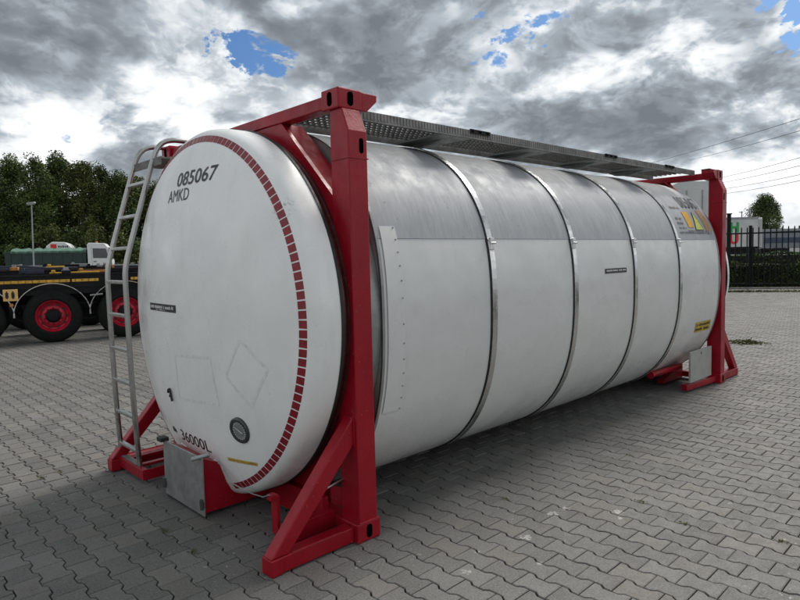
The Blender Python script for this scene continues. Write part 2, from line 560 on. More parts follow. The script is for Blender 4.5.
# x = v, y = u
near_list = []
fwv = np.array(fw); rtv = np.array(rt); upv_ = np.array(up); cpv = np.array(CP)
ii = np.arange(-90, 260); jj = np.arange(-130, 220)
I, J = np.meshgrid(ii, jj, indexing='ij')
CX = AX+I*PX; CY = AY+(J+0.5*(I % 2))*PY
CX = CX.ravel(); CY = CY.ravel()
d = np.stack([CX-cpv[0], CY-cpv[1], np.zeros_like(CX)-cpv[2]], 1)
zc = d@fwv; xs = 400+FPX*(d@rtv)/np.maximum(zc, .01); ys = 300-FPX*(d@upv_)/np.maximum(zc, .01)
dist = np.hypot(d[:, 0], d[:, 1])
fence_x = 26.5+(6.3-CY)*0.534-0.75
vis = (zc > .3) & (xs > -260) & (xs < 1060) & (ys < 900) & (dist < 31) & (CX < fence_x)
near_patch = (dist < 13) | ((zc > 0) & (xs > -500) & (xs < 1400) & (dist < 24))
vis |= near_patch & (CX < fence_x)
CX, CY, xs, ys, dist, zc = [q[vis] for q in (CX, CY, xs, ys, dist, zc)]
inside = (xs > 0) & (xs < 800) & (ys < 603) & (zc > .3)
# stones under the tank or its frame do not count as seen
hid = (CX > -.45) & (CX < 5.9) & (CY > 0.15) & (CY < 2.6)
score = np.where(inside & ~hid, dist, 1e9)
order = np.argsort(score)
single = order[:300]
mask = np.zeros(len(CX), bool); mask[single] = True


def stone_mesh(name):
    n = 12
    vs = [(b, a, -.012) for a, b in OUT0]+[(b, a, -.0035) for a, b in OUT0]+[(b, a, 0.0) for a, b in OUT1]
    fs = [(i, (i+1) % n, n+(i+1) % n, n+i) for i in range(n)]+[(n+i, n+(i+1) % n, 2*n+(i+1) % n, 2*n+i) for i in range(n)]+[tuple(range(2*n, 3*n))]
    mb = MB(); mb.add(vs, fs)
    me = bpy.data.meshes.new(name)
    me.from_pydata(mb.v, [], [f[::-1] for f in mb.f])
    me.materials.append(PAVE); me.update()
    return me


sm = stone_mesh('paver')
if sm.polygons[-1].normal.z < 0:
    sm.flip_normals()
for k in single:
    o = bpy.data.objects.new('paver', sm)
    o.location = (CX[k], CY[k], rnd.uniform(-.0016, .0016))
    o.rotation_euler = (rnd.gauss(0, .005), rnd.gauss(0, .005), rnd.gauss(0, .004))
    COL.objects.link(o); o.parent = ground
# all other stones: one real mesh
rest = ~mask
X0, Y0 = CX[rest], CY[rest]
N = len(X0)
rs_ = np.random.RandomState(3)
tx, ty, tz = rs_.normal(0, .005, N), rs_.normal(0, .005, N), rs_.uniform(-.0016, .0016, N)
base = np.concatenate([np.c_[OUT0[:, 1], OUT0[:, 0], np.full(12, -.010)], np.c_[OUT1[:, 1], OUT1[:, 0], np.zeros(12)]])
V = np.repeat(base[None], N, 0)
V[:, :, 2] += tz[:, None]+V[:, :, 0]*tx[:, None]+V[:, :, 1]*ty[:, None]
V[:, :, 0] += X0[:, None]; V[:, :, 1] += Y0[:, None]
V = V.reshape(-1, 3)
quads = np.array([(i, 12+i, 12+(i+1) % 12, (i+1) % 12) for i in range(12)])
top = np.arange(23, 11, -1)
loops_one = np.concatenate([quads.ravel(), top])
off = (np.arange(N)*24)[:, None]
loops = (loops_one[None]+off).ravel()
sizes = np.tile(np.array([4]*12+[12]), N)
starts = np.concatenate([[0], np.cumsum(sizes)[:-1]])
me = bpy.data.meshes.new('paver_field')
me.vertices.add(len(V)); me.vertices.foreach_set('co', V.astype(np.float32).ravel())
me.loops.add(len(loops)); me.loops.foreach_set('vertex_index', loops.astype(np.int32))
me.polygons.add(len(sizes)); me.polygons.foreach_set('loop_start', starts.astype(np.int32))
me.update(calc_edges=True)
me.validate()
if me.polygons[12].normal.z < 0:
    me.flip_normals()
me.materials.append(PAVE)
me.shade_flat()
pf = bpy.data.objects.new('paver_field', me)
COL.objects.link(pf); pf.parent = ground; pf['kind'] = 'stuff'
print('pavers', N)

# ------------------------------------------------------------------ THE TANK CONTAINER
TYC, TZC, LEN, TW = 1.219, 1.33, 6.095, 2.438
E_ = 0.056
tank = thing('tank_container', 'large white cylindrical tank container in a red steel frame, nearest thing on the paving', 'tank container')
HA, HB = 1.275, 1.275


def sect(a, off=0.0):
    """barrel section (slightly squarish round) at angle a, pushed out by off"""
    c, s = math.cos(a), math.sin(a)
    n = 2.42+0.0*s
    n = 2.42 + (0.25*(0.5-0.5*s))
    cc = abs(c)**(2/n)*math.copysign(1, c); ss = abs(s)**(2/n)*math.copysign(1, s)
    y, z = HA*cc, HB*ss
    r = math.hypot(y, z)
    k = (r+off)/r
    return TYC+y*k, TZC+z*k


NANG = 144
ANG = [2*PI*k/NANG for k in range(NANG)]
# angle where the surface is at the seam height
def ang_at(zv, side=-1):
    lo, hi = (PI/2, 3*PI/2) if side < 0 else (-PI/2, PI/2)
    if side < 0:
        lo, hi = PI, PI/2
    else:
        lo, hi = 0, PI/2
    if zv < TZC:
        lo, hi = (PI, 3*PI/2) if side < 0 else (0, -PI/2)
        f = lambda a: sect(a)[1] > zv
        for _ in range(40):
            m_ = (lo+hi)/2
            if f(m_): lo = m_
            else: hi = m_
        return lo
    for _ in range(40):
        m_ = (lo+hi)/2
        if sect(m_)[1] < zv: lo = m_
        else: hi = m_
    return lo


A_L, A_R = ang_at(1.805, -1), ang_at(1.805, 1)     # -1: camera side (low y)


def shell(x0, x1, a0, a1, off, name, mt, nx=4, lip=True):
    n = max(6, int(abs(a1-a0)/(2*PI)*NANG))
    mb = MB(); vs = []
    for i in range(nx+1):
        x = x0+(x1-x0)*i/nx
        for k in range(n+1):
            y, z = sect(a0+(a1-a0)*k/n, off)
            vs.append((x, y, z))
    fs = [(i*(n+1)+k, i*(n+1)+k+1, (i+1)*(n+1)+k+1, (i+1)*(n+1)+k) for i in range(nx) for k in range(n)]
    mb.add(vs, fs)
    o = mb.build(name, mt, tank, smooth=True)
    return o


XS = [0.24, 1.335, 2.465, 3.585, 4.665, 5.855]
for i in range(5):
    a, b = XS[i]+0.004, XS[i+1]-0.004
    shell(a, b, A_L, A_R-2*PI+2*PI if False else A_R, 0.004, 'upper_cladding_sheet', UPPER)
    shell(a, b, A_L, A_R+2*PI, 0.0, 'lower_cladding_sheet', WHITEB)
# dark closing discs behind the ends of the cladding
for x in (0.245, 5.85):
    mb = MB()
    ring = [(x, *sect(a, -0.004)) for a in ANG]
    mb.add(ring, [tuple(range(NANG))])
    mb.build('end_bulkhead', COLLAR, tank)


def strap(x, w_, off, mt, name='strap', nedge=True):
    mb = MB(); vs = []
    prof = [(-w_/2, 0.0), (-w_/2, off), (w_/2, off), (w_/2, 0.0)]
    for (dx, o_) in prof:
        for a in ANG:
            vs.append((x+dx, *sect(a, o_)))
    for i in range(3):
        for k in range(NANG):
            vs_ = (i*NANG+k, i*NANG+(k+1) % NANG, (i+1)*NANG+(k+1) % NANG, (i+1)*NANG+k)
            mb.f.append(vs_); mb.m.append(0)
    mb.v = vs
    o = mb.build(name, mt, tank)
    return o


for x in XS[1:5]:
    st = strap(x, 0.055, 0.016, CHROME)
    g_ = strap(x-0.032, 0.009, 0.008, BLACK, 'strap_seal'); g_.parent = st
    # buckle where the strap is drawn tight, at the seam
    y, z = sect(A_L+0.03, 0.022)
    bk = MB()
    bk.box((x-.022, y-.012, z-.05), (x+.022, y+.01, z+.04))
    bk.tube([(x-.03, y-.016, z+.0), (x+.03, y-.016, z+.0)], .009, 8)
    b_ = bk.build('buckle', CHROME, st, bevel=.004)
for x in (0.250, 5.840):
    strap(x, 0.020, 0.006, GALV, 'end_band')
    strap(x+(-.0135 if x < 1 else .0135), 0.007, 0.005, BLACK, 'end_band_seal')

# riveted patch strip behind the near post
mb = MB(); vs = []
aT, aB = ang_at(1.88, -1), ang_at(0.722, -1)
ns = 24
for k in range(ns+1):
    a = aT+(aB-aT)*k/ns
    for x in (0.285, 0.415):
        vs.append((x+(0.03*(k/ns) if x > .3 else 0.0), *sect(a, 0.008)))
mb.add(vs, [(2*k, 2*k+1, 2*k+3, 2*k+2) for k in range(ns)])
ps = mb.build('riveted_strip', WHITEB, tank, smooth=True)
for k in range(0, ns+1, 2):
    a = aT+(aB-aT)*(k+.3)/(ns+.6)
    y, z = sect(a, .012)
    rv = MB(); rv.tube([(0.398+0.03*k/ns, y+.004, z), (0.398+0.03*k/ns, y-.003, z)], [.006, .004], 8)
    rv.build('rivet', COLLAR, ps)

# dished end caps --------------------------------------------------------
PROF = [(-.06, 1.23), (-.06, 1.265), (-.18, 1.262), (-.212, 1.255), (-.235, 1.24), (-.255, 1.218), (-.27, 1.19), (-.288, 1.155), (-.30, 1.12), (-.322, 1.06), (-.34, 1.0), (-.372, .86), (-.40, .7), (-.418, .53), (-.43, .35), (-.437, .18), (-.44, 0.001)]


def dish_x(y, z):
    r = math.hypot(y-TYC, z-TZC)
    pr = PROF[1:]
    for i in range(len(pr)-1):
        if pr[i][1] >= r >= pr[i+1][1]:
            f = (pr[i][1]-r)/(pr[i][1]-pr[i+1][1])
            return pr[i][0]+(pr[i+1][0]-pr[i][0])*f
    return -.06


caps = []
for s_ in (1, -1):
    x0 = 0 if s_ > 0 else LEN
    mb = MB()
    mb.lathe([(x0+s_*(x if s_ > 0 else x*.80), r) for x, r in PROF], (0, TYC, TZC), n=160)
    cap = mb.build('end_cap', WHITE, tank, smooth=True)
    if s_ > 0:
        cap['label'] = 'white dished tank end with black numbers and a ring of red reflective squares'
    caps.append(cap)
    mb = MB(); mb.lathe([(x0+s_*-.062, 1.262), (x0+s_*-.062, 1.271), (x0+s_*-.045, 1.272), (x0+s_*-.045, 1.22)], (0, TYC, TZC), n=160)
    mb.build('rim_seal', BLACK, cap, smooth=True)
    mb = MB(); mb.lathe([(x0+s_*-.05, 1.225), (x0+s_*.0, 1.232), (x0+s_*.012, 1.25), (x0+s_*.03, 1.25)], (0, TYC, TZC), n=128)
    mb.build('neck_band', MAROON, tank, smooth=True)
cap = caps[0]


def on_dish(y, z, off=.002):
    return (dish_x(y, z)-off, y, z)


# reflective squares round the cap
NSQ = 137
for k in range(NSQ):
    a = 2*PI*(k+.5)/NSQ
    r_ = 1.187
    if TZC+r_*math.sin(a) < .46 and .93 < TYC+r_*math.cos(a) < 1.6:
        continue
    q = []
    jt = rnd.uniform(-.04, .04)
    for (du, dv) in ((-.0225, -.0215), (.0225, -.0215), (.0225, .0215), (-.0225, .0215)):
        a2 = a+(du+jt*dv)/r_; rr = r_+dv
        q.append(on_dish(TYC+rr*math.cos(a2), TZC+rr*math.sin(a2), .003))
    qb = [(x+.003, y, z) for x, y, z in q]
    mb = MB(); mb.add(q+qb, [(0, 1, 2, 3), (4, 7, 6, 5), (0, 4, 5, 1), (1, 5, 6, 2), (2, 6, 7, 3), (3, 7, 4, 0)])
    mb.build('reflective_square', REFL, cap, fix=False)


def text_mesh(body, w_, h_, fn, name, mt, parent, shear=0.0, bold=.0, sub=0, track=1.0):
    """flat lettering fitted to w_ x h_, every vertex placed by fn(u, v)"""
    cu = bpy.data.curves.new('t', 'FONT'); cu.body = body; cu.resolution_u = 3; cu.offset = bold; cu.space_character = track
    ob = bpy.data.objects.new('t', cu); COL.objects.link(ob)
    dg = bpy.context.evaluated_depsgraph_get(); dg.update()
    me_ = bpy.data.meshes.new_from_object(ob.evaluated_get(dg))
    bpy.data.objects.remove(ob)
    bm = bmesh.new(); bm.from_mesh(me_)
    bmesh.ops.triangulate(bm, faces=bm.faces)
    xs_ = [v.co.x for v in bm.verts]; ys_ = [v.co.y for v in bm.verts]
    x0, x1, y0, y1 = min(xs_), max(xs_), min(ys_), max(ys_)
    for v in bm.verts:
        u = (v.co.x-x0)/(x1-x0); q = (v.co.y-y0)/(y1-y0)
        v.co = Vector(fn((u+shear*q)*w_, q*h_))
    bm.to_mesh(me_); bm.free()
    me_.materials.clear(); me_.materials.append(mt); me_.name = name
    o = bpy.data.objects.new(name, me_); COL.objects.link(o)
    if parent: o.parent = parent
    return o


def dfn(y0, z0, slope=0.0):
    return lambda u, v: on_dish(y0-u, z0+v+slope*u, .0025)


text_mesh('085067', .535, .098, dfn(1.358, 2.208), 'number_lettering', INK, cap, bold=.012, shear=.02)
text_mesh('AMKD', .335, .082, dfn(1.475, 2.108), 'code_lettering', INK, cap, bold=.0)
text_mesh('36000L', .46, .082, dfn(1.50, .402, -0.005), 'capacity_lettering', INK, cap, bold=.002)


def patch(pts, off, name, mt, parent, surf=on_dish, th=.002):
    n = 12
    vs = []
    for k in range(n+1):
        f = k/n
        for (a, b) in ((0, 1), (3, 2)):
            vs.append(surf(pts[a][0]+(pts[b][0]-pts[a][0])*f, pts[a][1]+(pts[b][1]-pts[a][1])*f, off))
    mb = MB(); mb.add(vs, [(2*k, 2*k+1, 2*k+3, 2*k+2) for k in range(n)])
    o = mb.build(name, mt, parent, fix=False)
    return o


def strip_marks(y0, z0, w_, h_, n, mt, parent, name, fn, gap=.3, seed=1):
    """rows of small illegible marks"""
    r2 = random.Random(seed)
    mb = MB(); u = 0
    while u < w_:
        k = w_/n*r2.uniform(.6, 1.1)
        hh = h_*r2.uniform(.7, 1.0)
        a, b = u, min(w_, u+k*(1-gap))
        if r2.random() < .85:
            v0 = h_*r2.uniform(0, .15)
            mb.add([fn(a, v0), fn(b, v0), fn(b, hh), fn(a, hh)], [(0, 1, 2, 3)])
            if r2.random() < .5:
                pass
        u += k
    return mb.build(name, mt, parent, fix=False)


patch([(1.80, 1.345), (1.30, 1.345), (1.30, 1.398), (1.80, 1.398)], .003, 'black_sticker', INK, cap)
f_ = lambda u, v: on_dish(1.785-u, 1.362+v, .0042)
strip_marks(0, 0, .46, .024, 26, WINK, cap, 'sticker_lettering', f_, .35, 4)
strip_marks(0, 0, .20, .008, 20, WINK, cap, 'sticker_small_lettering', lambda u, v: on_dish(1.67-u, 1.351+v, .0042), .35, 5)
patch([(.842, .391), (.545, .411), (.540, .433), (.838, .415)], .003, 'warning_strip', YEL, cap)
strip_marks(0, 0, .27, .012, 22, BROWN, cap, 'warning_lettering', lambda u, v: on_dish(.825-u, .398+.06*u+v, .0042), .3, 6)
strip_marks(0, 0, .075, .045, 3, INK, cap, 'capacity_mark', lambda u, v: on_dish(1.665-u, .428+v, .003), .3, 8)
# outlines left by removed placards
for pts in ([(1.37, 1.046), (.862, 1.077), (.811, .775), (1.378, .736)], [(.514, 1.218), (.294, 1.055), (.474, .809), (.692, .979)]):
    mb = MB()
    for i in range(4):
        a = Vector(pts[i]); b = Vector(pts[(i+1) % 4]); d_ = (b-a).normalized(); nrm = Vector((-d_.y, d_.x))*.009
        for k in range(5):
            p = a.lerp(b, k/5); q = a.lerp(b, (k+.93)/5)
            mb.add([on_dish(*(p-nrm), .0012), on_dish(*(q-nrm), .0012), on_dish(*(q+nrm), .0012), on_dish(*(p+nrm), .0012)], [(0, 1, 2, 3)])
    mb.build('placard_outline', GHOST, cap, fix=False)
# thermometer dial
def dial():
    cy, cz = .622, .639
    nx = dish_x(cy, cz)
    n_ = Vector((-1, -.20, -.22)).normalized()
    a = n_.cross(Vector((0, 0, 1))).normalized(); b = a.cross(n_)
    c = Vector((nx, cy, cz))
    def ringpts(r, h):
        return [c+n_*h+(a*math.cos(2*PI*k/28)+b*math.sin(2*PI*k/28))*r for k in range(28)]
    mb = MB(); L_ = [ringpts(r, h) for r, h in ((.086, -.02), (.086, .012), (.080, .018), (.064, .018), (.062, .010))]
    vs = [p for l in L_ for p in l]
    mb.add(vs, [(i*28+k, i*28+(k+1) % 28, (i+1)*28+(k+1) % 28, (i+1)*28+k) for i in range(4) for k in range(28)])
    bez = mb.build('dial_thermometer', mat('dark_dial_rim', (.07, .075, .075), .4, .5), cap, smooth=True)
    mb = MB(); mb.add(ringpts(.063, .011), [tuple(range(28))])
    mb.build('dial_face', mat('dial_face_grey', (.20, .22, .215), .25), bez, fix=False)
    mb = MB()
    for k in range(20):
        t_ = 2*PI*k/20
        dr = a*math.cos(t_)+b*math.sin(t_); tg = -a*math.sin(t_)+b*math.cos(t_)
        mb.add([c+n_*.0125+dr*.048-tg*.002, c+n_*.0125+dr*.058-tg*.002, c+n_*.0125+dr*.058+tg*.002, c+n_*.0125+dr*.048+tg*.002], [(0, 1, 2, 3)])
    nd = (a*.8+b*.45).normalized(); tn = nd.cross(n_)
    mb.add([c+n_*.014-nd*.03-tn*.004, c+n_*.014+nd*.045-tn*.002, c+n_*.014+nd*.045+tn*.002, c+n_*.014-nd*.03+tn*.004], [(0, 1, 2, 3)])
    mb.build('dial_needle', WINK, bez, fix=False)


dial()
# small black hook on the cap
mb = MB()
hk = [Vector(on_dish(y, z, .012)) for y, z in ((1.556, .752), (1.545, .775), (1.525, .783), (1.512, .765), (1.508, .73), (1.500, .695))]
mb.tube(hk, .008, 8); mb.tube([hk[1], hk[1]+Vector((.02, 0, -.02)), Vector(on_dish(1.55, .72, .010))], .006, 8)
mb.build('hook', INK, cap, smooth=True)


# barrel labels ----------------------------------------------------------
def zang(z_):
    return ang_at(z_, -1)


def on_barrel(x, z, off=.006):
    y, zz = sect(zang(z), off+.004 if z > 1.805 else off)
    return (x, y, zz)


def barrel_poly(pts, name, mt, off=.004, n=4):
    """quad given TL TR BR BL in (x, z), cut into strips so that it follows the curve"""
    mb = MB(); vs = []
    for k in range(n+1):
        f = k/n
        l = (pts[0][0]+(pts[3][0]-pts[0][0])*f, pts[0][1]+(pts[3][1]-pts[0][1])*f)
        r_ = (pts[1][0]+(pts[2][0]-pts[1][0])*f, pts[1][1]+(pts[2][1]-pts[1][1])*f)
        vs += [on_barrel(*l, off), on_barrel(*r_, off)]
    mb.add(vs, [(2*k, 2*k+1, 2*k+3, 2*k+2) for k in range(n)])
    return mb.build(name, mt, tank, fix=False)


text_mesh('085067', .60, .15, lambda u, v: on_barrel(5.22+u+v*.2, 2.18+v, .005), 'side_number_lettering', INK, tank, bold=.004, track=1.12)
barrel_poly([(5.10, 2.13), (5.26, 2.13), (5.26, 1.945), (5.10, 1.945)], 'orange_placard', ORG)
barrel_poly([(5.395, 2.135), (5.405, 2.135), (5.53, 1.915), (5.28, 1.915)], 'placard_border', INK, .0045)
barrel_poly([(5.397, 2.115), (5.403, 2.115), (5.51, 1.922), (5.30, 1.922)], 'lime_placard', LIME, .006)
barrel_poly([(5.57, 2.165), (5.73, 2.165), (5.78, 1.905), (5.60, 1.905)], 'faded_orange_placard', BROWN)
for (x, z, w_, h_, n, sd_) in ((4.83, 2.03, .16, .03, 6, 1), (4.83, 1.975, .16, .03, 6, 2), (4.83, 1.925, .20, .022, 8, 3), (4.80, 1.87, .95, .024, 34, 4), (4.86, 2.16, .26, .028, 9, 6), (5.05, 1.895, .6, .016, 26, 9)):
    strip_marks(0, 0, w_, h_, n, GREYINK, tank, 'small_lettering', lambda u, v, x=x, z=z: on_barrel(x+u, z+v, .005), .3, sd_)
barrel_poly([(2.985, 1.536), (3.40, 1.536), (3.40, 1.492), (2.985, 1.492)], 'side_black_sticker', INK, .005, 1)
strip_marks(0, 0, .37, .018, 24, WINK, tank, 'side_sticker_lettering', lambda u, v: on_barrel(3.005+u, 1.508+v, .0075), .35, 12)
barrel_poly([(5.24, .832), (5.70, .832), (5.74, .708), (5.28, .708)], 'yellow_side_label', YEL, .005, 3)
for q in range(2):
    strip_marks(0, 0, .40, .034, 12, INK, tank, 'side_label_lettering', lambda u, v, q=q: on_barrel(5.28+u, .782-q*.055+v, .0075), .4, 20+q)


# frames -----------------------------------------------------------------
def end_frame(s_):
    x0 = 0.0 if s_ > 0 else LEN
    X = lambda x: x0+s_*x
    for side in (0, 1):
        Y = (lambda y: y) if side == 0 else (lambda y: TW-y)
        # corner post with the bevelled head
        mb = MB()
        mb.prism([(Y(-E_), .10), (Y(.112), .10), (Y(.112), 2.556), (Y(.002), 2.556), (Y(-E_), 2.42)], 0, X(.02), X(.16))
        post = mb.build('corner_post', RED, tank, bevel=.007)
        # near-black oval for the shade of the slot high on the post and the seam below it
        mb = MB()
        oval = [(X(.115)+.016*math.cos(t_), 2.338+(.028 if math.sin(t_) > 0 else -.028)+.016*math.sin(t_)) for t_ in [2*PI*k/16+.1 for k in range(16)]]
        mb.prism(oval, 1, Y(-E_-.0015), Y(-E_+.004))
        mb.build('slot_shade', VOID, post)
        mb = MB(); mb.box((X(.014), Y(-E_-.004), 2.262), (X(.166), Y(.10), 2.268))
        mb.build('weld_seam', RED, post)
        # corner castings, aperture shade put on as near-black ovals
        for (z0, z1, yo) in ((.0, .118, -E_-.006), (2.552, 2.67, 0.0)):
            mb = MB(); mb.box((X(0), Y(yo), z0), (X(.178), Y(yo+.162), z1))
            c_ = mb.build('corner_casting', RED, tank, bevel=.008)
            zc_ = (z0+z1)/2
            mb = MB()
            ov = [(X(.089)+.022*math.cos(t_), zc_+(.019 if math.sin(t_) > 0 else -.019)+.022*math.sin(t_)) for t_ in [2*PI*k/16+.1 for k in range(16)]]
            mb.prism(ov, 1, Y(yo-.0015), Y(yo+.004))
            mb.build('aperture_shade', VOID, c_)
            mb = MB()
            ov = [(Y(yo+.081)+.022*math.cos(t_), zc_+(.019 if math.sin(t_) > 0 else -.019)+.022*math.sin(t_)) for t_ in [2*PI*k/16+.1 for k in range(16)]]
            mb.prism(ov, 0, X(-.0015), X(.004))
            mb.build('aperture_shade', VOID, c_)
        # lower outrigger, foot and raking brace
        mb = MB()
        mb.box((X(-.565), Y(-.028), .008), (X(.0), Y(.062), .098))
        fb = mb.build('outrigger_beam', RED, tank, bevel=.006)
        mb = MB(); mb.box((X(-.571), Y(-.032), .004), (X(-.50), Y(.068), .096))
        mb.build('foot_block', RED, fb, bevel=.005)
        mb = MB()
        mb.prism([(X(-.568), .099), (X(-.455), .099), (X(.022), .60), (X(.022), .765)], 1, Y(-.026), Y(.058))
        mb.build('diagonal_brace', RED, tank, bevel=.007)
        wb = MB()
        wb.tube([(X(-.44), Y(-.027), .100), (X(-.30), Y(-.028), .1005), (X(-.10), Y(-.028), .1003)], .004, 6)
        wb.build('weld_bead', RED, fb, smooth=True)
        wb = MB(); wb.tube([(X(.018), Y(-.03), .585), (X(.018), Y(-.031), .68), (X(.018), Y(-.03), .77), (X(.018), Y(.062), .772)], .005, 6)
        wb.build('weld_bead', RED, post, smooth=True)
        wb = MB(); wb.tube([(X(.016), Y(-E_-.002), .119), (X(.10), Y(-E_-.003), .120), (X(.165), Y(-E_-.002), .119)], .005, 6)
        wb.build('weld_bead', RED, post, smooth=True)
        # gusset plates hugging the ring, upper and lower
        for vz in (1, -1):
            Z = (lambda z: z) if vz > 0 else (lambda z: 2*TZC-z)
            arc = []
            a0, a1 = R(186), R(98)
            for k in range(25):
                a = a0+(a1-a0)*k/24
                arc.append((TYC+1.235*math.cos(a), TZC+1.235*math.sin(a)))
            outer = [(.80, 2.585), (.64, 2.575), (.105, 2.05), (-.01, 1.80), (-.03, 1.60)]
            poly = arc+[(min(arc[-1][0]+.2, 1.2), 2.585)]*0+[(1.05, 2.585)]+outer
            if vz < 0:
                outer = [(.80, 2.585), (.62, 2.575), (.105, 2.10), (-.01, 1.80), (-.03, 1.60)]
                poly = arc+[(1.05, 2.585)]+outer
            mb = MB()
            mb.prism([(Y(y), Z(z)) for y, z in poly], 0, X(.032), X(.062))
            mb.build('gusset_plate', RED, tank)
            # flange returned inwards along the sloping edge
            mb = MB()
            p_, q_ = (.64, 2.572), (.108, 2.052)
            if vz < 0:
                p_, q_ = (.62, 2.572), (.108, 2.10)
            dy, dz = q_[0]-p_[0], q_[1]-p_[1]
            l_ = math.hypot(dy, dz); nx_, nz_ = dz/l_*.008, -dy/l_*.008
            nx_, nz_ = -nx_, -nz_
            mb.prism([(Y(p_[0]), Z(p_[1])), (Y(q_[0]), Z(q_[1])), (Y(q_[0]+nx_), Z(q_[1]+nz_)), (Y(p_[0]+nx_), Z(p_[1]+nz_))], 0, X(.064), X(.20))
            mb.build('gusset_flange', REDM, tank)
    # ring, top beam, bottom beam
    mb = MB(); mb.lathe([(X(.03), 1.20), (X(.03), 1.252), (X(.21), 1.252), (X(.21), 1.20)], (0, TYC, TZC), n=128)
    mb.build('support_ring', RED, tank, smooth=True)
    mb = MB(); mb.lathe([(X(.165), 1.24), (X(.165), 1.266), (X(.242), 1.266), (X(.242), 1.24)], (0, TYC, TZC), n=128)
    mb.build('collar_band', COLLAR, tank, smooth=True)
    mb = MB(); mb.prism([(.15, 2.572), (TW-.15, 2.572), (TW-.15, 2.648), (.15, 2.648)], 0, X(.022), X(.115))
    mb.build('top_beam', RED, tank, bevel=.006)
    mb = MB(); mb.prism([(.10, .03), (TW-.10, .03), (TW-.10, .10), (.10, .10)], 0, X(.03), X(.13))
    mb.build('bottom_beam', RED, tank, bevel=.006)
    # gusset beside each top casting carrying the walkway
    for side in (0, 1):
        Y = (lambda y: y) if side == 0 else (lambda y: TW-y)
        mb = MB()
        mb.prism([(X(.178), 2.555), (X(.178), 2.664), (X(.30), 2.664), (X(.30), 2.625), (X(.22), 2.555)], 1, Y(.005), Y(.15))
        mb.build('top_bracket', RED, tank, bevel=.005)
        mb = MB()
        mb.bar((X(.09), Y(-.03+.08), 2.652), (X(.31), Y(.10), 2.67), .11, .012)
        mb.build('bracket_cap', MAROON, tank)
    return X


for s_ in (1, -1):
    end_frame(s_)

# threaded tie rod, small bracket and wire inside the near brace
mb = MB()
mb.tube([(-.26, .10, .30), (.06, .10, .36)], .010, 10)
mb.build('tie_rod', STEEL, tank, smooth=True)
for f in (.08, .16, .92):
    p = Vector((-.26, .10, .30)).lerp(Vector((.06, .10, .36)), f)
    q = Vector((-.26, .10, .30)).lerp(Vector((.06, .10, .36)), f+.05)
    mb = MB(); mb.tube([p, q], .020, 6); mb.build('hex_nut', STEEL, tank)
mb = MB(); mb.box((-.30, .33, .03), (-.28, .40, .28)); mb.box((-.335, .335, .25), (-.285, .39, .285)); mb.build('support_lug', RED, tank, bevel=.004)
mb = MB()
mb.tube([(-.36, .96, .375), (-.33, .80, .24), (-.30, .62, .215), (-.34, .42, .26), (-.35, .33, .30)], .0035, 6)
mb.build('bonding_wire', GALV, tank, smooth=True)
mb = MB(); mb.box((-.33, .20, .02), (.03, .26, .13)); mb.box((-.02, .26, .02), (.03, .80, .20)); mb.build('lower_bracket', RED, tank, bevel=.004)
# saddle beams and long members under the barrel
for yy in (.45, TW-.45):
    mb = MB(); mb.prism([(.16, .03), (.40, .03), (.40, .07), (.16, .20)], 1, yy-.04, yy+.04); mb.build('saddle_plate', RED, tank)
    mb = MB(); mb.prism([(LEN-.16, .03), (LEN-.75, .03), (LEN-.75, .07), (LEN-.16, .22)], 1, yy-.04, yy+.04); mb.build('saddle_plate', RED, tank)
for yy in (.02, TW-.02):
    mb = MB(); mb.bar((LEN-.17, yy, .06), (LEN-.95, yy+(.06 if yy < 1 else -.06), .06), .07, .07); mb.build('side_rail_stub', RED, tank, bevel=.005)
mb = MB(); mb.tube([(4.75, .30, .25), (5.35, .22, .27)], .035, 12); mb.tube([(4.75, .30, .25), (4.72, .30, .25)], .045, 12)
mb.build('outlet_pipe', RED, tank, smooth=True)
mb = MB(); mb.box((5.18, .02, .115), (5.84, .045, .485)); gp = mb.build('side_guard_plate', mat('primer_grey_plate', (.36, .36, .34), .6, .2, var=.1), tank, bevel=.004)
mb = MB(); mb.tube([(5.50, .021, .44), (5.50, .017, .44)], .012, 10); mb.build('plate_bolt', BLACK, gp)

# valve cabinet under the near cap ----------------------------------------
cab = MB()
cab.prism([(-.455, .028), (-.455, .400), (-.33, .345), (-.06, .30), (.02, .30), (.02, .028)], 1, .975, 1.555)
cabinet = cab.build('valve_cabinet', RED, tank, bevel=.004)
mb = MB(); mb.box((-.470, .950, .018), (-.458, 1.562, .412)); door = mb.build('cabinet_door', GALV, cabinet, bevel=.003)
mb = MB(); mb.box((-.50, 1.525, .405), (-.44, 1.60, .435)); mb.build('latch_clip', BLACK, cabinet, bevel=.003)
mb = MB(); mb.tube([(-.515, 1.00, .405), (-.42, .94, .428)], .015, 12); mb.build('door_stay', GALV, cabinet, smooth=True)
for (y, z) in ((.965, .10), (1.555, .10)):
    mb = MB(); mb.tube([(-.478, y, z-.035), (-.478, y, z+.035)], .012, 8); mb.box((-.482, y-.022, z-.02), (-.468, y+.022, z+.02))
    mb.build('hinge', mat('hinge_metal', (.10, .10, .10), .5, .6), cabinet)
# white drip lip over the cabinet
mb = MB()
vs = []
for k in range(13):
    y = 1.57-.60*k/12
    z = .318+.02*(1-math.sin(PI*k/12))
    xx = dish_x(y, z)
    vs += [(xx-.014, y, z), (xx-.010, y, z+.020), (xx+.01, y, z+.024)]
mb.add(vs, [(3*k+i, 3*k+i+1, 3*k+i+4, 3*k+i+3) for k in range(12) for i in range(2)])
mb.build('drip_lip', WHITE, cap, smooth=True, fix=False)

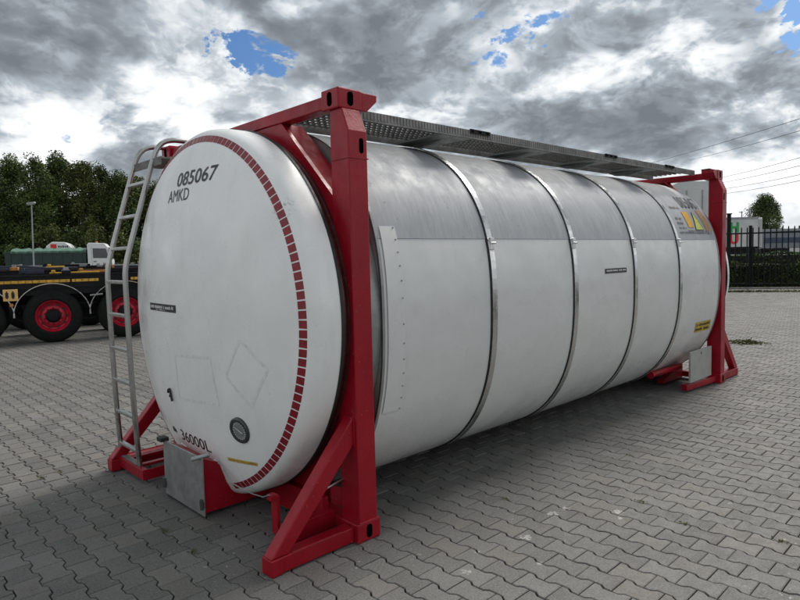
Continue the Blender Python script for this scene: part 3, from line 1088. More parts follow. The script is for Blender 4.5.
# ladder at the left of the near end ---------------------------------------
lad = bpy.data.objects.new('ladder', None); COL.objects.link(lad); lad.parent = tank
side_pts = [(-.475, .10), (-.495, .55), (-.503, 1.0), (-.507, 1.45), (-.506, 1.60), (-.495, 1.69), (-.455, 1.83), (-.39, 2.04), (-.30, 2.33), (-.243, 2.505), (-.215, 2.575), (-.165, 2.635), (-.10, 2.66), (-.02, 2.665), (.06, 2.662)]


def smooth_pts(p, it=2):
    for _ in range(it):
        q = [p[0]]
        for a, b in zip(p, p[1:]):
            q += [tuple(a[i]*.75+b[i]*.25 for i in range(len(a))), tuple(a[i]*.25+b[i]*.75 for i in range(len(a)))]
        q.append(p[-1]); p = q
    return p


def lx(z):
    for a, b in zip(side_pts, side_pts[1:]):
        if a[1] <= z <= b[1]:
            return a[0]+(b[0]-a[0])*(z-a[1])/(b[1]-a[1])


for y in (2.405, 2.022):
    mb = MB(); mb.tube([(x, y, z) for x, z in smooth_pts(side_pts, 2)], .0200, 14)
    mb.build('stile', STEEL, lad, smooth=True)
for z in (.23, .50, .76, 1.02, 1.29, 1.55, 1.81, 2.06, 2.32):
    mb = MB(); mb.bar((lx(z), 2.387, z), (lx(z), 2.040, z), .036, .026)
    mb.build('rung', STEEL, lad, bevel=.005)
# ladder platform on the ground side
mb = MB()
mb.box((-.505, 1.885, .035), (-.497, 2.40, .115))
mb.box((-.497, 1.885, .035), (-.10, 1.893, .115))
mb.box((-.497, 2.05, .090), (-.05, 2.10, .110))
mb.box((-.497, 2.29, .090), (-.05, 2.33, .110))
mb.box((-.495, 1.90, .105), (-.46, 2.39, .112))
mb.build('ladder_platform', RED, tank, bevel=.003)
mb = MB(); mb.box((-.49, 2.06, .113), (-.44, 2.38, .119)); mb.build('foot_plate', GALV, tank)
# perforated step bracket high up between cap and ladder
mb = MB()
mb.box((-.25, 1.86, 2.485), (-.02, 2.40, 2.497))
mb.box((-.255, 1.86, 2.44), (-.249, 2.40, 2.500))
for k in range(11):
    y = 1.89+k*.048
    for j in range(4):
        mb.lathe([(2.497, .018), (2.505, .011)], (-.225+j*.060, y, 0), axis=2, n=6)
mb.build('top_step', GRATE, tank)
mb = MB(); mb.prism([(-.02, 2.42), (.10, 2.42), (.10, 2.60), (.02, 2.60)], 1, 2.06, 2.10); mb.build('step_bracket', RED, tank)

# walkway -------------------------------------------------------------------
ww = bpy.data.objects.new('walkway', None); COL.objects.link(ww); ww.parent = tank
WY0, WY1, WX0, WX1, = .27, .80, .20, 5.90
def wz(x): return 2.640+.045*(x-WX0)/(WX1-WX0)
mb = MB()
for y0, y1 in ((WY0, WY0+.004), (WY1-.004, WY1)):
    mb.add([(WX0, y0, wz(WX0)-.064), (WX1, y0, wz(WX1)-.064), (WX1, y0, wz(WX1)), (WX0, y0, wz(WX0)), (WX0, y1, wz(WX0)-.064), (WX1, y1, wz(WX1)-.064), (WX1, y1, wz(WX1)), (WX0, y1, wz(WX0))],
           [(0, 1, 2, 3), (7, 6, 5, 4), (0, 4, 5, 1), (3, 2, 6, 7), (0, 3, 7, 4), (1, 5, 6, 2)])
mb.build('walkway_edge', EDGE, ww)
mb = MB()
x = WX0+.01
while x < WX1-.01:
    z = wz(x)
    mb.box((x, WY0-.006, z-.050), (x+.012, WY0-.0005, z-.002))
    x += .030
mb.build('edge_ribs', EDGE, ww, kind='stuff')
mb = MB()
x = WX0+.01
while x < WX1-.01:
    z = wz(x)
    mb.box((x, WY0+.006, z-.016), (x+.018, WY1-.006, z-.010))
    x += .050
for k in range(8):
    y = WY0+.05+k*(WY1-WY0-.10)/7
    mb.bar((WX0, y, wz(WX0)-.020), (WX1, y, wz(WX1)-.020), .022, .008)
mb.build('grating', GRATE, ww, kind='stuff')
for x in XS[1:5]:
    mb = MB(); z = wz(x)
    mb.prism([(WY0+.02, z-.058), (WY1-.02, z-.058), (WY1-.10, 2.575), (WY0+.25, 2.56)], 0, x-.03, x+.03)
    mb.box((x-.16, WY0+.012, z-.070), (x+.16, WY1-.012, z-.058))
    mb.build('walkway_support', GALV, ww)
for x in (1.48, 3.58, 5.0):
    mb = MB(); z = wz(x)
    mb.box((x, WY0-.022, z-.006), (x+.24, WY0-.006, z+.004))
    mb.box((x, WY0-.022, z-.024), (x+.24, WY0-.010, z-.016))
    for q in (.03, .12, .21):
        mb.tube([(x+q, WY0-.006, z-.010), (x+q, WY0-.034, z-.010)], .009, 8)
    mb.build('edge_clamp', DARK, ww)
# manlid collars and a spill box on the crown seen under the walkway
for x in (1.9, 4.15):
    mb = MB(); mb.lathe([(2.52, .32), (2.60, .32), (2.60, .25)], (x, TYC+.1, 0), axis=2, n=40); mb.build('manlid_collar', GALV, tank, smooth=True)
#PART2
# ------------------------------------------------------------------ placing far things
def at(x, y, depth):
    return CP + (fw + rt*((x-400)/FPX) + up*((300-y)/FPX))*depth


def gpt(x, depth, y=265):
    p = at(x, y, depth)
    return Vector((p.x, p.y, 0))


def wheel(parent, c, r, wd, hub_mat, out=-1, n=40, studs=10, deep=True):
    """tyre, rim and hub at c (local), axle along local y, outer face towards -y when out=-1"""
    cx, cy, cz = c
    mb = MB()
    s = out
    prof = [(cy+s*.0, r*.60), (cy+s*.03, r*.66), (cy+s*.02, r*.86), (cy-s*.015, r*.96), (cy-s*.05, r), (cy-s*(wd-.05), r), (cy-s*wd, r*.9), (cy-s*wd, r*.55)]
    mb.lathe(prof, (cx, 0, cz), axis=1, n=n)
    for q in (.33, .5, .67):
        mb.lathe([(cy-s*wd*q-.006, r*1.002), (cy-s*wd*q, r*1.006), (cy-s*wd*q+.006, r*1.002)], (cx, 0, cz), axis=1, n=n)
    ty = mb.build('tyre', TYRE, parent, smooth=True)
    mb = MB()
    mb.lathe([(cy+s*.005, r*.60), (cy+s*.012, r*.585), (cy-s*.02, r*.555), (cy-s*.10, r*.50), (cy-s*.11, r*.46), (cy-s*.06, r*.36), (cy-s*.045, r*.30), (cy-s*.06, r*.24)], (cx, 0, cz), axis=1, n=n)
    rim = mb.build('rim', hub_mat, ty, smooth=True)
    mb = MB()
    for k in range(studs):
        a = 2*PI*k/studs
        px, pz = cx+r*.415*math.cos(a), cz+r*.415*math.sin(a)
        mb.lathe([(cy-s*.078, .001), (cy-s*.078, r*.055)], (px, 0, pz), axis=1, n=10)
    mb.build('hand_holes', BLACK, ty, kind='stuff')
    mb = MB()
    mb.lathe([(cy-s*.06, r*.26), (cy-s*.02, r*.24), (cy+s*.015, r*.17), (cy+s*.02, .001)], (cx, 0, cz), axis=1, n=20)
    for k in range(studs):
        a = 2*PI*(k+.5)/studs
        px, pz = cx+r*.30*math.cos(a), cz+r*.30*math.sin(a)
        mb.lathe([(cy-s*.055, .016), (cy-s*.02, .014), (cy-s*.02, .001)], (px, 0, pz), axis=1, n=6)
    mb.build('hub', DARK, ty, kind='stuff')
    return ty


# local frame of a trailer: x = along towards the right of the picture, y = away, z = up
TU = Vector((.967, -.255, 0)).normalized()
TANG = math.atan2(TU.y, TU.x)
W1 = Vector((1.53, 12.13, 0))


def skeletal_trailer(loc, label, rail_z, rail_mat, near=True, shift=0.0, seed=0):
    r2 = random.Random(seed)
    t = thing('skeletal_trailer', label, 'trailer', loc, TANG, 'container trailers parked on the left')
    L0, L1 = -7.5+shift, 5.5+shift
    r = .58
    mb = MB()
    for y in (.62, 1.42):
        mb.box((L0, y, rail_z-.38), (L1, y+.14, rail_z-.05))
    for k in range(9):
        x = L0+.4+k*(L1-L0-.8)/8
        mb.box((x-.06, .1, rail_z-.26), (x+.06, 2.4, rail_z-.08))
    mb.build('chassis', DARK, t, bevel=.0, kind=None)
    mb = MB(); mb.box((L0, .02, rail_z-.20), (L1, .09, rail_z)); mb.box((L0, .0, rail_z-.01), (L1, .12, rail_z+.012))
    mb.build('side_rail', DARK, t)
    mb = MB(); mb.box((L0, 2.36, rail_z-.20), (L1, 2.42, rail_z)); mb.build('side_rail', rail_mat, t)
    for x in (L0+.2, (L0+L1)/2-1.0, (L0+L1)/2+1.3, L1-.2):
        mb = MB(); mb.box((x-.09, -.02, rail_z+.013), (x+.09, 2.44, rail_z+.10)); bo = mb.build('bolster', rail_mat, t, bevel=.01)
        for y in (.03, 2.33):
            mb = MB(); mb.box((x-.05, y, rail_z+.10), (x+.05, y+.08, rail_z+.17)); mb.build('twist_lock', GALV, bo)
    for i, x in enumerate((-1.45, 0, 1.45)):
        wheel(t, (x, .0, r), r, .38, RIMRED if near else DARK)
        wheel(t, (x, 2.42, r), r, .38, DARK, out=1, n=24)
        mb = MB(); mb.tube([(x, .3, r), (x, 2.1, r)], .07, 10); mb.build('axle', DARK, t)
        # mudguard: curved sheet with a bright trim bead
        mb = MB(); vs = []; n = 22
        for k in range(n+1):
            a = R(-2+184*k/n)
            for (yy, rr) in ((-.03, .735), (.42, .735), (.42, .715), (-.03, .715)):
                vs.append((x+rr*math.cos(a), yy, r+.03+rr*.93*math.sin(a)))
        fs = [(4*k+j, 4*k+(j+1) % 4, 4*k+4+(j+1) % 4, 4*k+4+j) for k in range(n) for j in range(4)]
        mb.add(vs, fs); mg = mb.build('mudguard', DARK, t, smooth=True)
        if near:
            mb = MB(); mb.tube([(x+.735*math.cos(R(-2+184*k/n)), -.034, r+.03+.735*.93*math.sin(R(-2+184*k/n))) for k in range(n+1)], .013, 6)
            mb.build('chrome_trim', CHROME, mg, smooth=True)
    # hanging boxes and tanks under the frame give the dark mass seen between the wheels
    for (a, b, z0) in ((-5.2, -3.2, .55), (2.7, 4.6, .6)):
        mb = MB(); mb.box((a, .10, z0), (b, .62, rail_z-.22)); mb.build('locker', DARK, t, bevel=.03)
    for x in (L0+1.2, L0+1.2):
        pass
    mb = MB(); mb.tube([(-.9, .8, .95), (.9, .8, .95)], .16, 14); mb.build('air_tank', DARK, t, smooth=True)
    mb = MB(); mb.box((-2.2, .35, rail_z-.52), (2.3, .42, rail_z-.18)); mb.build('side_skirt', DARK, t)
    # landing legs
    for y in (.4, 1.9):
        mb = MB(); mb.box((L1-2.2, y, .06), (L1-2.06, y+.12, rail_z-.3)); mb.box((L1-2.28, y-.05, .0), (L1-1.98, y+.17, .06)); mb.build('landing_leg', DARK, t)
    return t


tr = skeletal_trailer(tuple(W1), 'black container trailer with red wheel rims and chrome edged mudguards left of the ladder', 1.47, DARK, True)
for (a, b) in ((-7.4, .36), (.40, .93), (1.6, 5.3)):
    mb = MB(); mb.box((a, -.004, 1.315), (b, .018, 1.375)); tp = mb.build('reflective_tape', TAPE, tr)
    if a == -7.4:
        nk = 60
    else:
        nk = int((b-a)/.13)
    mk = MB()
    for k in range(nk):
        x = a+(b-a)*(k+.5)/nk
        mk.box((x-.012, -.0055, 1.318), (x+.012, -.002, 1.372))
    mk.build('tape_mark', ORANGEF, tp, kind='stuff')
mb = MB(); mb.box((-7.4, .0, 1.19), (5.3, .03, 1.315)); mb.box((-7.4, .03, 1.05), (5.3, .06, 1.19)); mb.build('side_board', DARK, tr)
mb = MB(); mb.box((-.90, -.05, .95), (-.63, -.03, 1.20)); pl = mb.build('orange_plate', mat('pale_orange_plate', (.75, .46, .16), .45, var=.12, scale=8), tr, bevel=.012)
for x in (-.83, -.72):
    mb = MB(); mb.box((x-.028, -.058, 1.02), (x+.028, -.049, 1.13)); mb.box((x-.012, -.062, 1.00), (x+.012, -.049, 1.16)); mb.build('plate_mark', INK, pl)
mb = MB(); mb.lathe([(-.06, .001), (-.06, .035), (-.03, .04)], (-.76, 0, .86), axis=1, n=14); mb.build('side_marker_lamp', ORANGEF, tr)
mb = MB(); mb.tube([(.74, -.02, 1.0), (1.0, -.03, 1.02)], .022, 8); mb.build('mudguard_bracket', GALV, tr)
t2 = skeletal_trailer(tuple(W1+TU*.9+Vector((.85, 3.5, 0))), 'second container trailer with dusty orange bolsters behind the black one', 1.56, ORANGEF, False, .3, 2)
t3 = skeletal_trailer(tuple(W1-TU*1.4+Vector((1.6, 7.0, 0))), 'third container trailer, farthest back, with orange far rail', 1.60, ORANGEF, False, -.5, 3)
t4 = skeletal_trailer(tuple(W1+TU*12.9+Vector((1.0, 4.0, 0))), 'container trailer parked in line beyond the tank end, yellow rail', 1.62, TAPE, False, 0, 4)
# loose fittings lying on the trailers' decks
r2 = random.Random(11)
for q, (tt, zz) in enumerate(((tr, 1.49), (t2, 1.58), (t3, 1.62))):
    for k in range(16):
        x = -6.8+k*.74+r2.uniform(-.2, .2); y = r2.uniform(.3, 1.9); h_ = r2.uniform(.03, .11)
        mm = [ORANGEF, DARK, GALV, DARK, TAPE, BLUEP, DARK][r2.randrange(7)]
        l_ = r2.uniform(.25, 1.3)
        mb = MB(); mb.box((x, y, zz), (x+l_, y+.12, zz+h_)); mb.box((x+.04, y-.05, zz+h_*.2), (x+.12, y+.2, zz+h_+.05))
        mb.build('deck_fitting', mm, tt, bevel=.01)
mb = MB(); mb.box((-4.2, .5, 1.58), (-.2, 1.9, 1.63)); mb.prism([(-4.2, 1.63), (-.9, 1.63), (-1.5, 1.70), (-4.0, 1.70)], 1, .7, 1.7); mb.build('blue_deck_cover', BLUEP, t2, bevel=.01)

# tipper lorry beyond the trailers -------------------------------------------
def lorry():
    d_ = 45.0
    px = d_/FPX
    a = gpt(6, d_); u = Vector((rt.x, rt.y, 0)).normalized()
    ang = math.atan2(u.y, u.x)+R(20)
    t = thing('tipper_lorry', 'dark green tipper lorry with pale green tarpaulin and white cab behind the trailers', 'lorry', tuple(a), ang)
    L = 72*px
    mb = MB(); mb.prism([(0, 1.35), (L, 1.35), (L+.05, 2.72), (-.08, 2.72)], 1, 0, 2.4); b = mb.build('tipper_body', GREENT, t, bevel=.03)
    for k in range(8):
        x = .3+k*(L-.6)/7
        mb = MB(); mb.box((x-.05, -.05, 1.37), (x+.05, -.002, 2.66)); mb.build('body_rib', GREENT, b)
    mb = MB(); vs = []; n = 26
    for k in range(n+1):
        x = .35+(L-.3)*k/n
        hz = .26+.05*math.sin(k*1.7)+.03*math.sin(k*3.1)
        for (y, z) in ((-.07, 2.60), (-.08, 2.74), (.5, 2.72+hz*.8), (1.2, 2.72+hz), (1.9, 2.72+hz*.8), (2.45, 2.6)):
            vs.append((x, y, z+.02*math.sin(k*2.3+y)))
    mb.add(vs, [(6*k+j, 6*k+j+1, 6*k+7+j, 6*k+6+j) for k in range(n) for j in range(5)])
    mb.build('tarpaulin', TARP, t, smooth=True)
    c0 = L+.12
    mb = MB(); mb.prism([(c0, .95), (c0+1.62, .95), (c0+1.66, 1.9), (c0+1.45, 2.95), (c0+1.2, 3.28), (c0+.1, 3.32), (c0, 3.2)], 1, .0, 2.4)
    cb = mb.build('cab', WPAINT, t, bevel=.05)
    mb = MB(); mb.prism([(c0+.38, 2.15), (c0+1.46, 2.12), (c0+1.30, 2.86), (c0+.38, 2.9)], 1, -.012, .002); mb.build('side_window', GLASS, cb)
    mb = MB(); mb.prism([(c0+1.655, 2.1), (c0+1.68, 2.1), (c0+1.475, 2.95), (c0+1.45, 2.95)], 1, .12, 2.28); mb.build('windscreen', GLASS, cb)
    mb = MB(); mb.box((c0+.30, -.008, 1.15), (c0+.308, .0, 3.0)); mb.box((c0+1.50, -.008, 1.15), (c0+1.508, .0, 2.1)); mb.build('door_gap', DARK, cb, kind='stuff')
    mb = MB(); mb.box((c0+.40, -.03, 1.86), (c0+.60, -.003, 1.91)); mb.build('door_handle', DARK, cb)
    mb = MB(); mb.box((c0+.2, -.05, .95), (c0+1.6, .0, 1.22)); mb.build('wheel_arch_trim', DARK, cb)
    mb = MB(); mb.box((c0+1.5, -.22, 2.3), (c0+1.6, -.04, 2.8)); mb.build('mirror', DARK, cb)
    mb = MB(); mb.tube([(c0+.6, .8, 3.32), (c0+.6, .8, 3.45)], .09, 12); mb.build('beacon', ORANGEF, cb)
    mb = MB(); mb.box((.2, .6, .85), (L+1.6, 1.8, 1.3)); mb.build('chassis', DARK, t)
    for x in (1.0, 2.3, L-.1+.2, L+1.1):
        wheel(t, (x, .0, .5), .5, .32, GALVP, n=24)
        wheel(t, (x, 2.4, .5), .5, .32, GALVP, out=1, n=24)
    return t


lorry()


def van():
    a = gpt(46, 52.0); u = Vector((rt.x, rt.y, 0)).normalized()
    t = thing('tall_van', 'tall white van with a red mark on its roof edge beyond the green lorry', 'van', tuple(a), math.atan2(u.y, u.x)+R(22))
    W = 24*52/FPX
    mb = MB(); mb.prism([(0, .5), (W, .5), (W, 2.6), (W-.08, 3.25), (W-.5, 3.62), (.55, 3.66), (.08, 3.3), (0, 2.6)], 1, 0, 5.4); b = mb.build('body', WPAINT, t, bevel=.08)
    mb = MB(); mb.box((.42, -.012, 3.02), (.88, .001, 3.46)); mb.build('red_mark', LRED, b)
    mb = MB()
    for k in range(5):
        mb.box((1.0+k*.16, -.012, 3.16), (1.1+k*.16, .001, 3.34-.03*(k % 2)))
    mb.build('grey_marks', DARK, b, kind='stuff')
    mb = MB(); mb.box((.18, -.012, 1.6), (.95, .001, 2.4)); mb.build('rear_window', GLASS, b)
    mb = MB(); mb.box((1.09, -.012, 1.6), (W-.18, .001, 2.4)); mb.build('rear_window', GLASS, b)
    for x in (.0, W-.22):
        for y in (.9, 4.4):
            mb = MB(); mb.lathe([(x, .001), (x, .34), (x+.22, .34), (x+.22, .001)], (0, y, .34), axis=0, n=20); mb.build('wheel', TYRE, t)


van()

# street lamp
def lamp():
    a = gpt(33, 40.0); u = Vector((rt.x, rt.y, 0)).normalized()
    t = thing('street_lamp', 'slim grey street lamp in front of the dark trees on the left', 'street lamp', tuple(a))
    top = at(31.4, 204, 40.0); rel = top-a
    mb = MB(); mb.tube([(0, 0, 0), tuple(rel)], [.055, .035], 10); mb.build('pole', GALVP, t, smooth=True)
    mb = MB(); mb.bar(tuple(rel+u*-.28+Vector((0, 0, .02))), tuple(rel+u*.24+Vector((0, 0, .08))), .22, .12); mb.build('lamp_head', GALVP, t, bevel=.03)
    mb = MB(); mb.bar(tuple(rel+u*-.24+Vector((0, 0, -.05))), tuple(rel+u*.18+Vector((0, 0, 0))), .16, .02); mb.build('lens', WSIDE, t)


lamp()


# trees ------------------------------------------------------------------------
def crown_mesh(seed, h0, h1, rad, nl, size, tall=1.0, clumps=60, mat_=None):
    """leaf faces gathered in many irregular clumps; returns a mesh"""
    rs = np.random.RandomState(seed)
    cs = []
    while len(cs) < clumps:
        f = rs.uniform(0, 1)
        z = h0+(h1-h0)*f
        prof = (math.sin(PI*min(1, (f*.86+.12)))**.65)*(1-.25*f)
        a = rs.uniform(0, 2*PI); rr = rad*prof*math.sqrt(rs.uniform(.05, 1))
        cs.append((rr*math.cos(a), rr*math.sin(a), z, rad*rs.uniform(.20, .42)))
    cs = np.array(cs)
    idx = rs.randint(0, clumps, nl)
    dirs = rs.normal(size=(nl, 3)); dirs /= np.linalg.norm(dirs, axis=1)[:, None]
    rr = rs.uniform(0, 1, nl)**.45
    P_ = cs[idx, :3]+dirs*(cs[idx, 3]*rr)[:, None]*np.array([1, 1, 1.25*tall])
    n1 = rs.normal(size=(nl, 3)); n1[:, 2] += .4; n1 /= np.linalg.norm(n1, axis=1)[:, None]
    t1 = np.cross(n1, rs.normal(size=(nl, 3))); t1 /= np.linalg.norm(t1, axis=1)[:, None]
    t2_ = np.cross(n1, t1)
    s = size*rs.uniform(.6, 1.3, nl)[:, None]
    V_ = np.stack([P_-t1*s, P_-t2_*s*.55, P_+t1*s, P_+t2_*s*.55], 1).reshape(-1, 3)
    me_ = bpy.data.meshes.new('crown')
    me_.vertices.add(len(V_)); me_.vertices.foreach_set('co', V_.astype(np.float32).ravel())
    me_.loops.add(nl*4); me_.loops.foreach_set('vertex_index', np.arange(nl*4, dtype=np.int32))
    me_.polygons.add(nl); me_.polygons.foreach_set('loop_start', np.arange(0, nl*4, 4, dtype=np.int32))
    me_.update(calc_edges=True); me_.validate()
    me_.materials.append(mat_ or LEAF)
    me_.shade_flat()
    return me_, cs


def tree_proto(seed, h, rad, nl, size, h0f=.16, mat_=None, clumps=60, label='', group=None, name='tree'):
    me_, cs = crown_mesh(seed, h*h0f, h*.95, rad, nl, size, clumps=clumps, mat_=mat_)
    t = thing(name, label, 'tree', group=group)
    c = bpy.data.objects.new('crown', me_); COL.objects.link(c); c.parent = t
    r2 = random.Random(seed)
    pts = [(0, 0, 0), (.1*r2.uniform(-1, 1), .1, h*.3), (.25*r2.uniform(-1, 1), .2*r2.uniform(-1, 1), h*.6), (.2, 0, h*.88)]
    mb = MB(); mb.tube(pts, [h*.018+.05, h*.014+.03, h*.009+.02, .03], 8)
    tk = mb.build('trunk', BARK, t, smooth=True)
    for k in range(9):
        j = r2.randrange(len(cs)); tgt = Vector(cs[j][:3])
        z0 = max(h*.18, tgt.z-rad*r2.uniform(.6, 1.2))
        mb = MB(); mb.tube([(0, 0, z0), tuple(Vector((0, 0, z0)).lerp(tgt, .5)+Vector((0, 0, -.15))), tuple(tgt)], [.09, .06, .03], 6)
        mb.build('limb', BARK, tk, smooth=True)
    return t


PG = 'dense poplars in a row behind the trailers'
protos = [tree_proto(40+i, 12.0, 2.2, 26000, .095, label='x', group=PG, clumps=110, mat_=(LEAF, LEAF, LEAF2)[i], name='poplar_tree') for i in range(3)]
tops = [(-110, 168, 60), (-82, 161, 63), (-55, 165, 60), (-30, 158, 64), (-6, 161, 60), (18, 160, 63), (42, 160, 60), (64, 157, 64), (86, 163, 61), (106, 168, 65), (124, 175, 62), (142, 178, 66), (162, 184, 64), (186, 196, 67), (212, 205, 66)]
kinds = [0, 2, 1, 0, 1, 0, 1, 0, 2, 1, 0, 2, 0, 1, 0]
for i, ((x, y, d_), k) in enumerate(zip(tops, kinds)):
    base_ = gpt(x, d_); H_ = at(x, y, d_).z*1.03
    used = protos[k].get('used')
    o = copy_tree(protos[k]) if used else protos[k]
    protos[k]['used'] = 1
    o.location = base_; o.scale = (1.15, 1.15, H_/12.0); o.rotation_euler.z = rnd.uniform(0, 6)
for p_ in list(bpy.data.objects):
    if 'used' in p_.keys(): del p_['used']
side = {0: 'dark green', 1: 'deep green', 2: 'olive green'}
nmz = ['far left, mostly outside the picture', 'beyond the left edge of the picture', 'just outside the left edge', 'cut by the left edge of the picture', 'at the left edge above the lorry tail',
       'directly left of the street lamp', 'directly right of the street lamp', 'above the white van, tallest of the row', 'above the middle of the green lorry', 'above the white lorry cab', 'just left of the ladder top', 'seen between the ladder stiles', 'low, between ladder and white tank end', 'hidden behind the white tank end', 'farthest right in the row behind the tank end']
trs = sorted([o for o in bpy.data.objects if o.name.startswith('poplar_tree')], key=lambda o: (Vector(o.location)-CP).dot(rt)/(Vector(o.location)-CP).dot(fw))
for o, k, nm_ in zip(trs, kinds, nmz):
    o['label'] = '%s poplar %s' % (side[k], nm_)
# bushes at the foot of the row
bp = None
for i, (x, d_, h_, m_, lb) in enumerate(((-20, 56, 3.6, LEAF, 'dark bush under the poplars at the left edge'), (12, 57, 3.2, LEAF, 'dark bush under the poplars left of the lamp'), (50, 57, 5.2, LEAF2, 'yellowish bush rising above the white van'), (78, 57, 4.6, LEAF, 'dark bush above the green tarpaulin'), (102, 56, 5.0, LEAF2, 'olive bush behind the white cab'), (118, 57, 4.4, LEAF2, 'olive bush between white cab and ladder'), (140, 56, 4.2, LEAF, 'dark bush seen through the ladder'))):
    me_, cs = crown_mesh(90+i, .3, h_, 1.9, 3000, .13, clumps=26, mat_=m_)
    t = thing('bush', lb, 'bush', tuple(gpt(x, d_)), 0, 'bushes below the poplars')
    c = bpy.data.objects.new('foliage', me_); COL.objects.link(c); c.parent = t
    mb = MB(); mb.tube([(0, 0, 0), (.1, 0, h_*.5)], [.08, .04], 6); mb.build('stem', BARK, t)
# far tree line that closes the horizon on both sides
wm = MB()
rs = np.random.RandomState(5)
def far_wood(name, x0, x1, d_, h, n, seed):
    rs = np.random.RandomState(seed)
    xs_ = rs.uniform(x0, x1, n)
    prof = np.interp(xs_, np.linspace(x0, x1, 30), h*rs.uniform(.75, 1.1, 30))
    vs = []; fs = []
    for i in range(n):
        b_ = gpt(xs_[i], d_*(1+rs.uniform(0, .12)))
        z_ = prof[i]*rs.uniform(0, 1)**.7
        c = b_+Vector((0, 0, z_)); s_ = .55*rs.uniform(.6, 1.4)
        a = Vector(rs.normal(size=3)).normalized(); b2 = a.cross(Vector(rs.normal(size=3))).normalized()
        o_ = len(vs); vs += [c-a*s_, c-b2*s_*.7, c+a*s_, c+b2*s_*.7]; fs.append((o_, o_+1, o_+2, o_+3))
    mb = MB(); mb.add(vs, fs)
    return mb.build(name, LEAF, None, kind='stuff', fix=False)


o = far_wood('far_wood', -700, 330, 110, 5.5, 9000, 3); tag(o, 'far dark wood closing the horizon behind the poplars', 'wood')
o = far_wood('far_wood', 560, 1500, 170, 4.6, 7000, 8); tag(o, 'low distant wood behind the trailers on the right', 'wood')

t = tree_proto(61, 8.9, 2.75, 26000, .10, h0f=.30, clumps=75, label='broad dark tree standing behind the white and grey trailers on the right', name='broadleaf_tree', mat_=LEAF)
t.location = gpt(765, 85); t.scale = (1, 1, at(765, 197, 85).z/8.9)
t = tree_proto(64, 6.0, 2.2, 4000, .15, h0f=.25, clumps=30, label='small dark tree at the right edge behind the grey trailer', name='broadleaf_tree', mat_=LEAF)
t.location = gpt(803, 95); t.scale = (1, 1, at(803, 223, 95).z/6.0)

# fence -------------------------------------------------------------------------
F0 = gpt(728.5, 25.7); FD = Vector((.47, -.88, 0)).normalized(); FN = Vector((.88, .47, 0))
fang = math.atan2(FD.y, FD.x)
fence = thing('railing_fence', 'tall black steel railing fence along the yard edge at the right', 'fence', tuple(F0), fang)
ST = .213
for k in range(-44, 46):
    x = k*ST+.04
    mb = MB(); mb.box((x-.020, -.020, .12), (x+.020, .020, 2.50)); mb.prism([(x-.020, 2.50), (x+.020, 2.50), (x, 2.56)], 1, -.02, .02)
    if -9 < k < 20 or True:
        b = mb.build('railing_bar', FENCEM, fence)
for z in (.20, 2.30):
    mb = MB(); mb.box((-9.4, .021, z-.03), (9.6, .055, z+.03)); mb.build('rail', FENCEM, fence)
for x in (-7.9, -5.3, -2.7, .82, 3.42, 6.0, 8.6):
    mb = MB(); mb.box((x-.055, .056, .0), (x+.055, .16, 2.62)); mb.build('fence_post', FENCEM, fence)
gp_ = thing('gate_post', 'thick dark post at the end of the fence beside the far red frame', 'post', tuple(F0-FD*.03-FN*.15), fang)
mb = MB(); mb.box((-.07, -.07, 0), (.07, .07, 3.10)); mb.build('shaft', FENCEM, gp_, bevel=.01)
mb = MB(); mb.box((-.10, -.10, 3.10), (.10, .10, 3.14)); mb.build('cap', FENCEM, gp_)
kb = MB()
for k in range(20):
    mb = MB(); mb.box((-9.5+k*.99, -.25, -.01), (-9.5+k*.99+.975, -.12, .07)); o = mb.build('kerb_stone', mat('kerb_concrete', (.20, .195, .18), .85, var=.2) if k == 0 else bpy.data.materials['kerb_concrete'], fence, bevel=.01)


def hedge(off, h, depth, lb, seed, x0=-9, x1=12, n=26000):
    t = thing('hedge', lb, 'hedge', tuple(F0+FN*off), fang)
    rs = np.random.RandomState(seed)
    L_ = x1-x0
    area_t, area_f = L_*depth, L_*h
    ks = rs.rand(n) < area_t/(area_t+area_f*1.4)
    P_ = np.zeros((n, 3))
    P_[:, 0] = rs.uniform(x0, x1, n)
    bump_ = .06*np.sin(P_[:, 0]*1.7+seed)+.04*np.sin(P_[:, 0]*4.3)
    P_[:, 1] = np.where(ks, rs.uniform(0, depth, n), np.abs(rs.normal(0, .07, n)))
    P_[:, 2] = np.where(ks, h+bump_-np.abs(rs.normal(0, .05, n)), rs.uniform(.02, 1, n)*(h+bump_))
    n1 = rs.normal(size=(n, 3)); n1 /= np.linalg.norm(n1, axis=1)[:, None]
    t1 = np.cross(n1, rs.normal(size=(n, 3))); t1 /= np.linalg.norm(t1, axis=1)[:, None]
    t2_ = np.cross(n1, t1); s = .045*rs.uniform(.6, 1.4, n)[:, None]
    V_ = np.stack([P_-t1*s, P_-t2_*s*.6, P_+t1*s, P_+t2_*s*.6], 1).reshape(-1, 3)
    me_ = bpy.data.meshes.new('foliage')
    me_.vertices.add(len(V_)); me_.vertices.foreach_set('co', V_.astype(np.float32).ravel())
    me_.loops.add(n*4); me_.loops.foreach_set('vertex_index', np.arange(n*4, dtype=np.int32))
    me_.polygons.add(n); me_.polygons.foreach_set('loop_start', np.arange(0, n*4, 4, dtype=np.int32))
    me_.update(calc_edges=True); me_.materials.append(HLEAF); me_.shade_flat()
    c = bpy.data.objects.new('foliage', me_); COL.objects.link(c); c.parent = t
    mb = MB(); mb.box((x0, .08, 0), (x1, depth-.05, h-.10)); mb.build('twig_core', mat('hedge_shadow_twigs', (.018, .020, .012), .9), t)


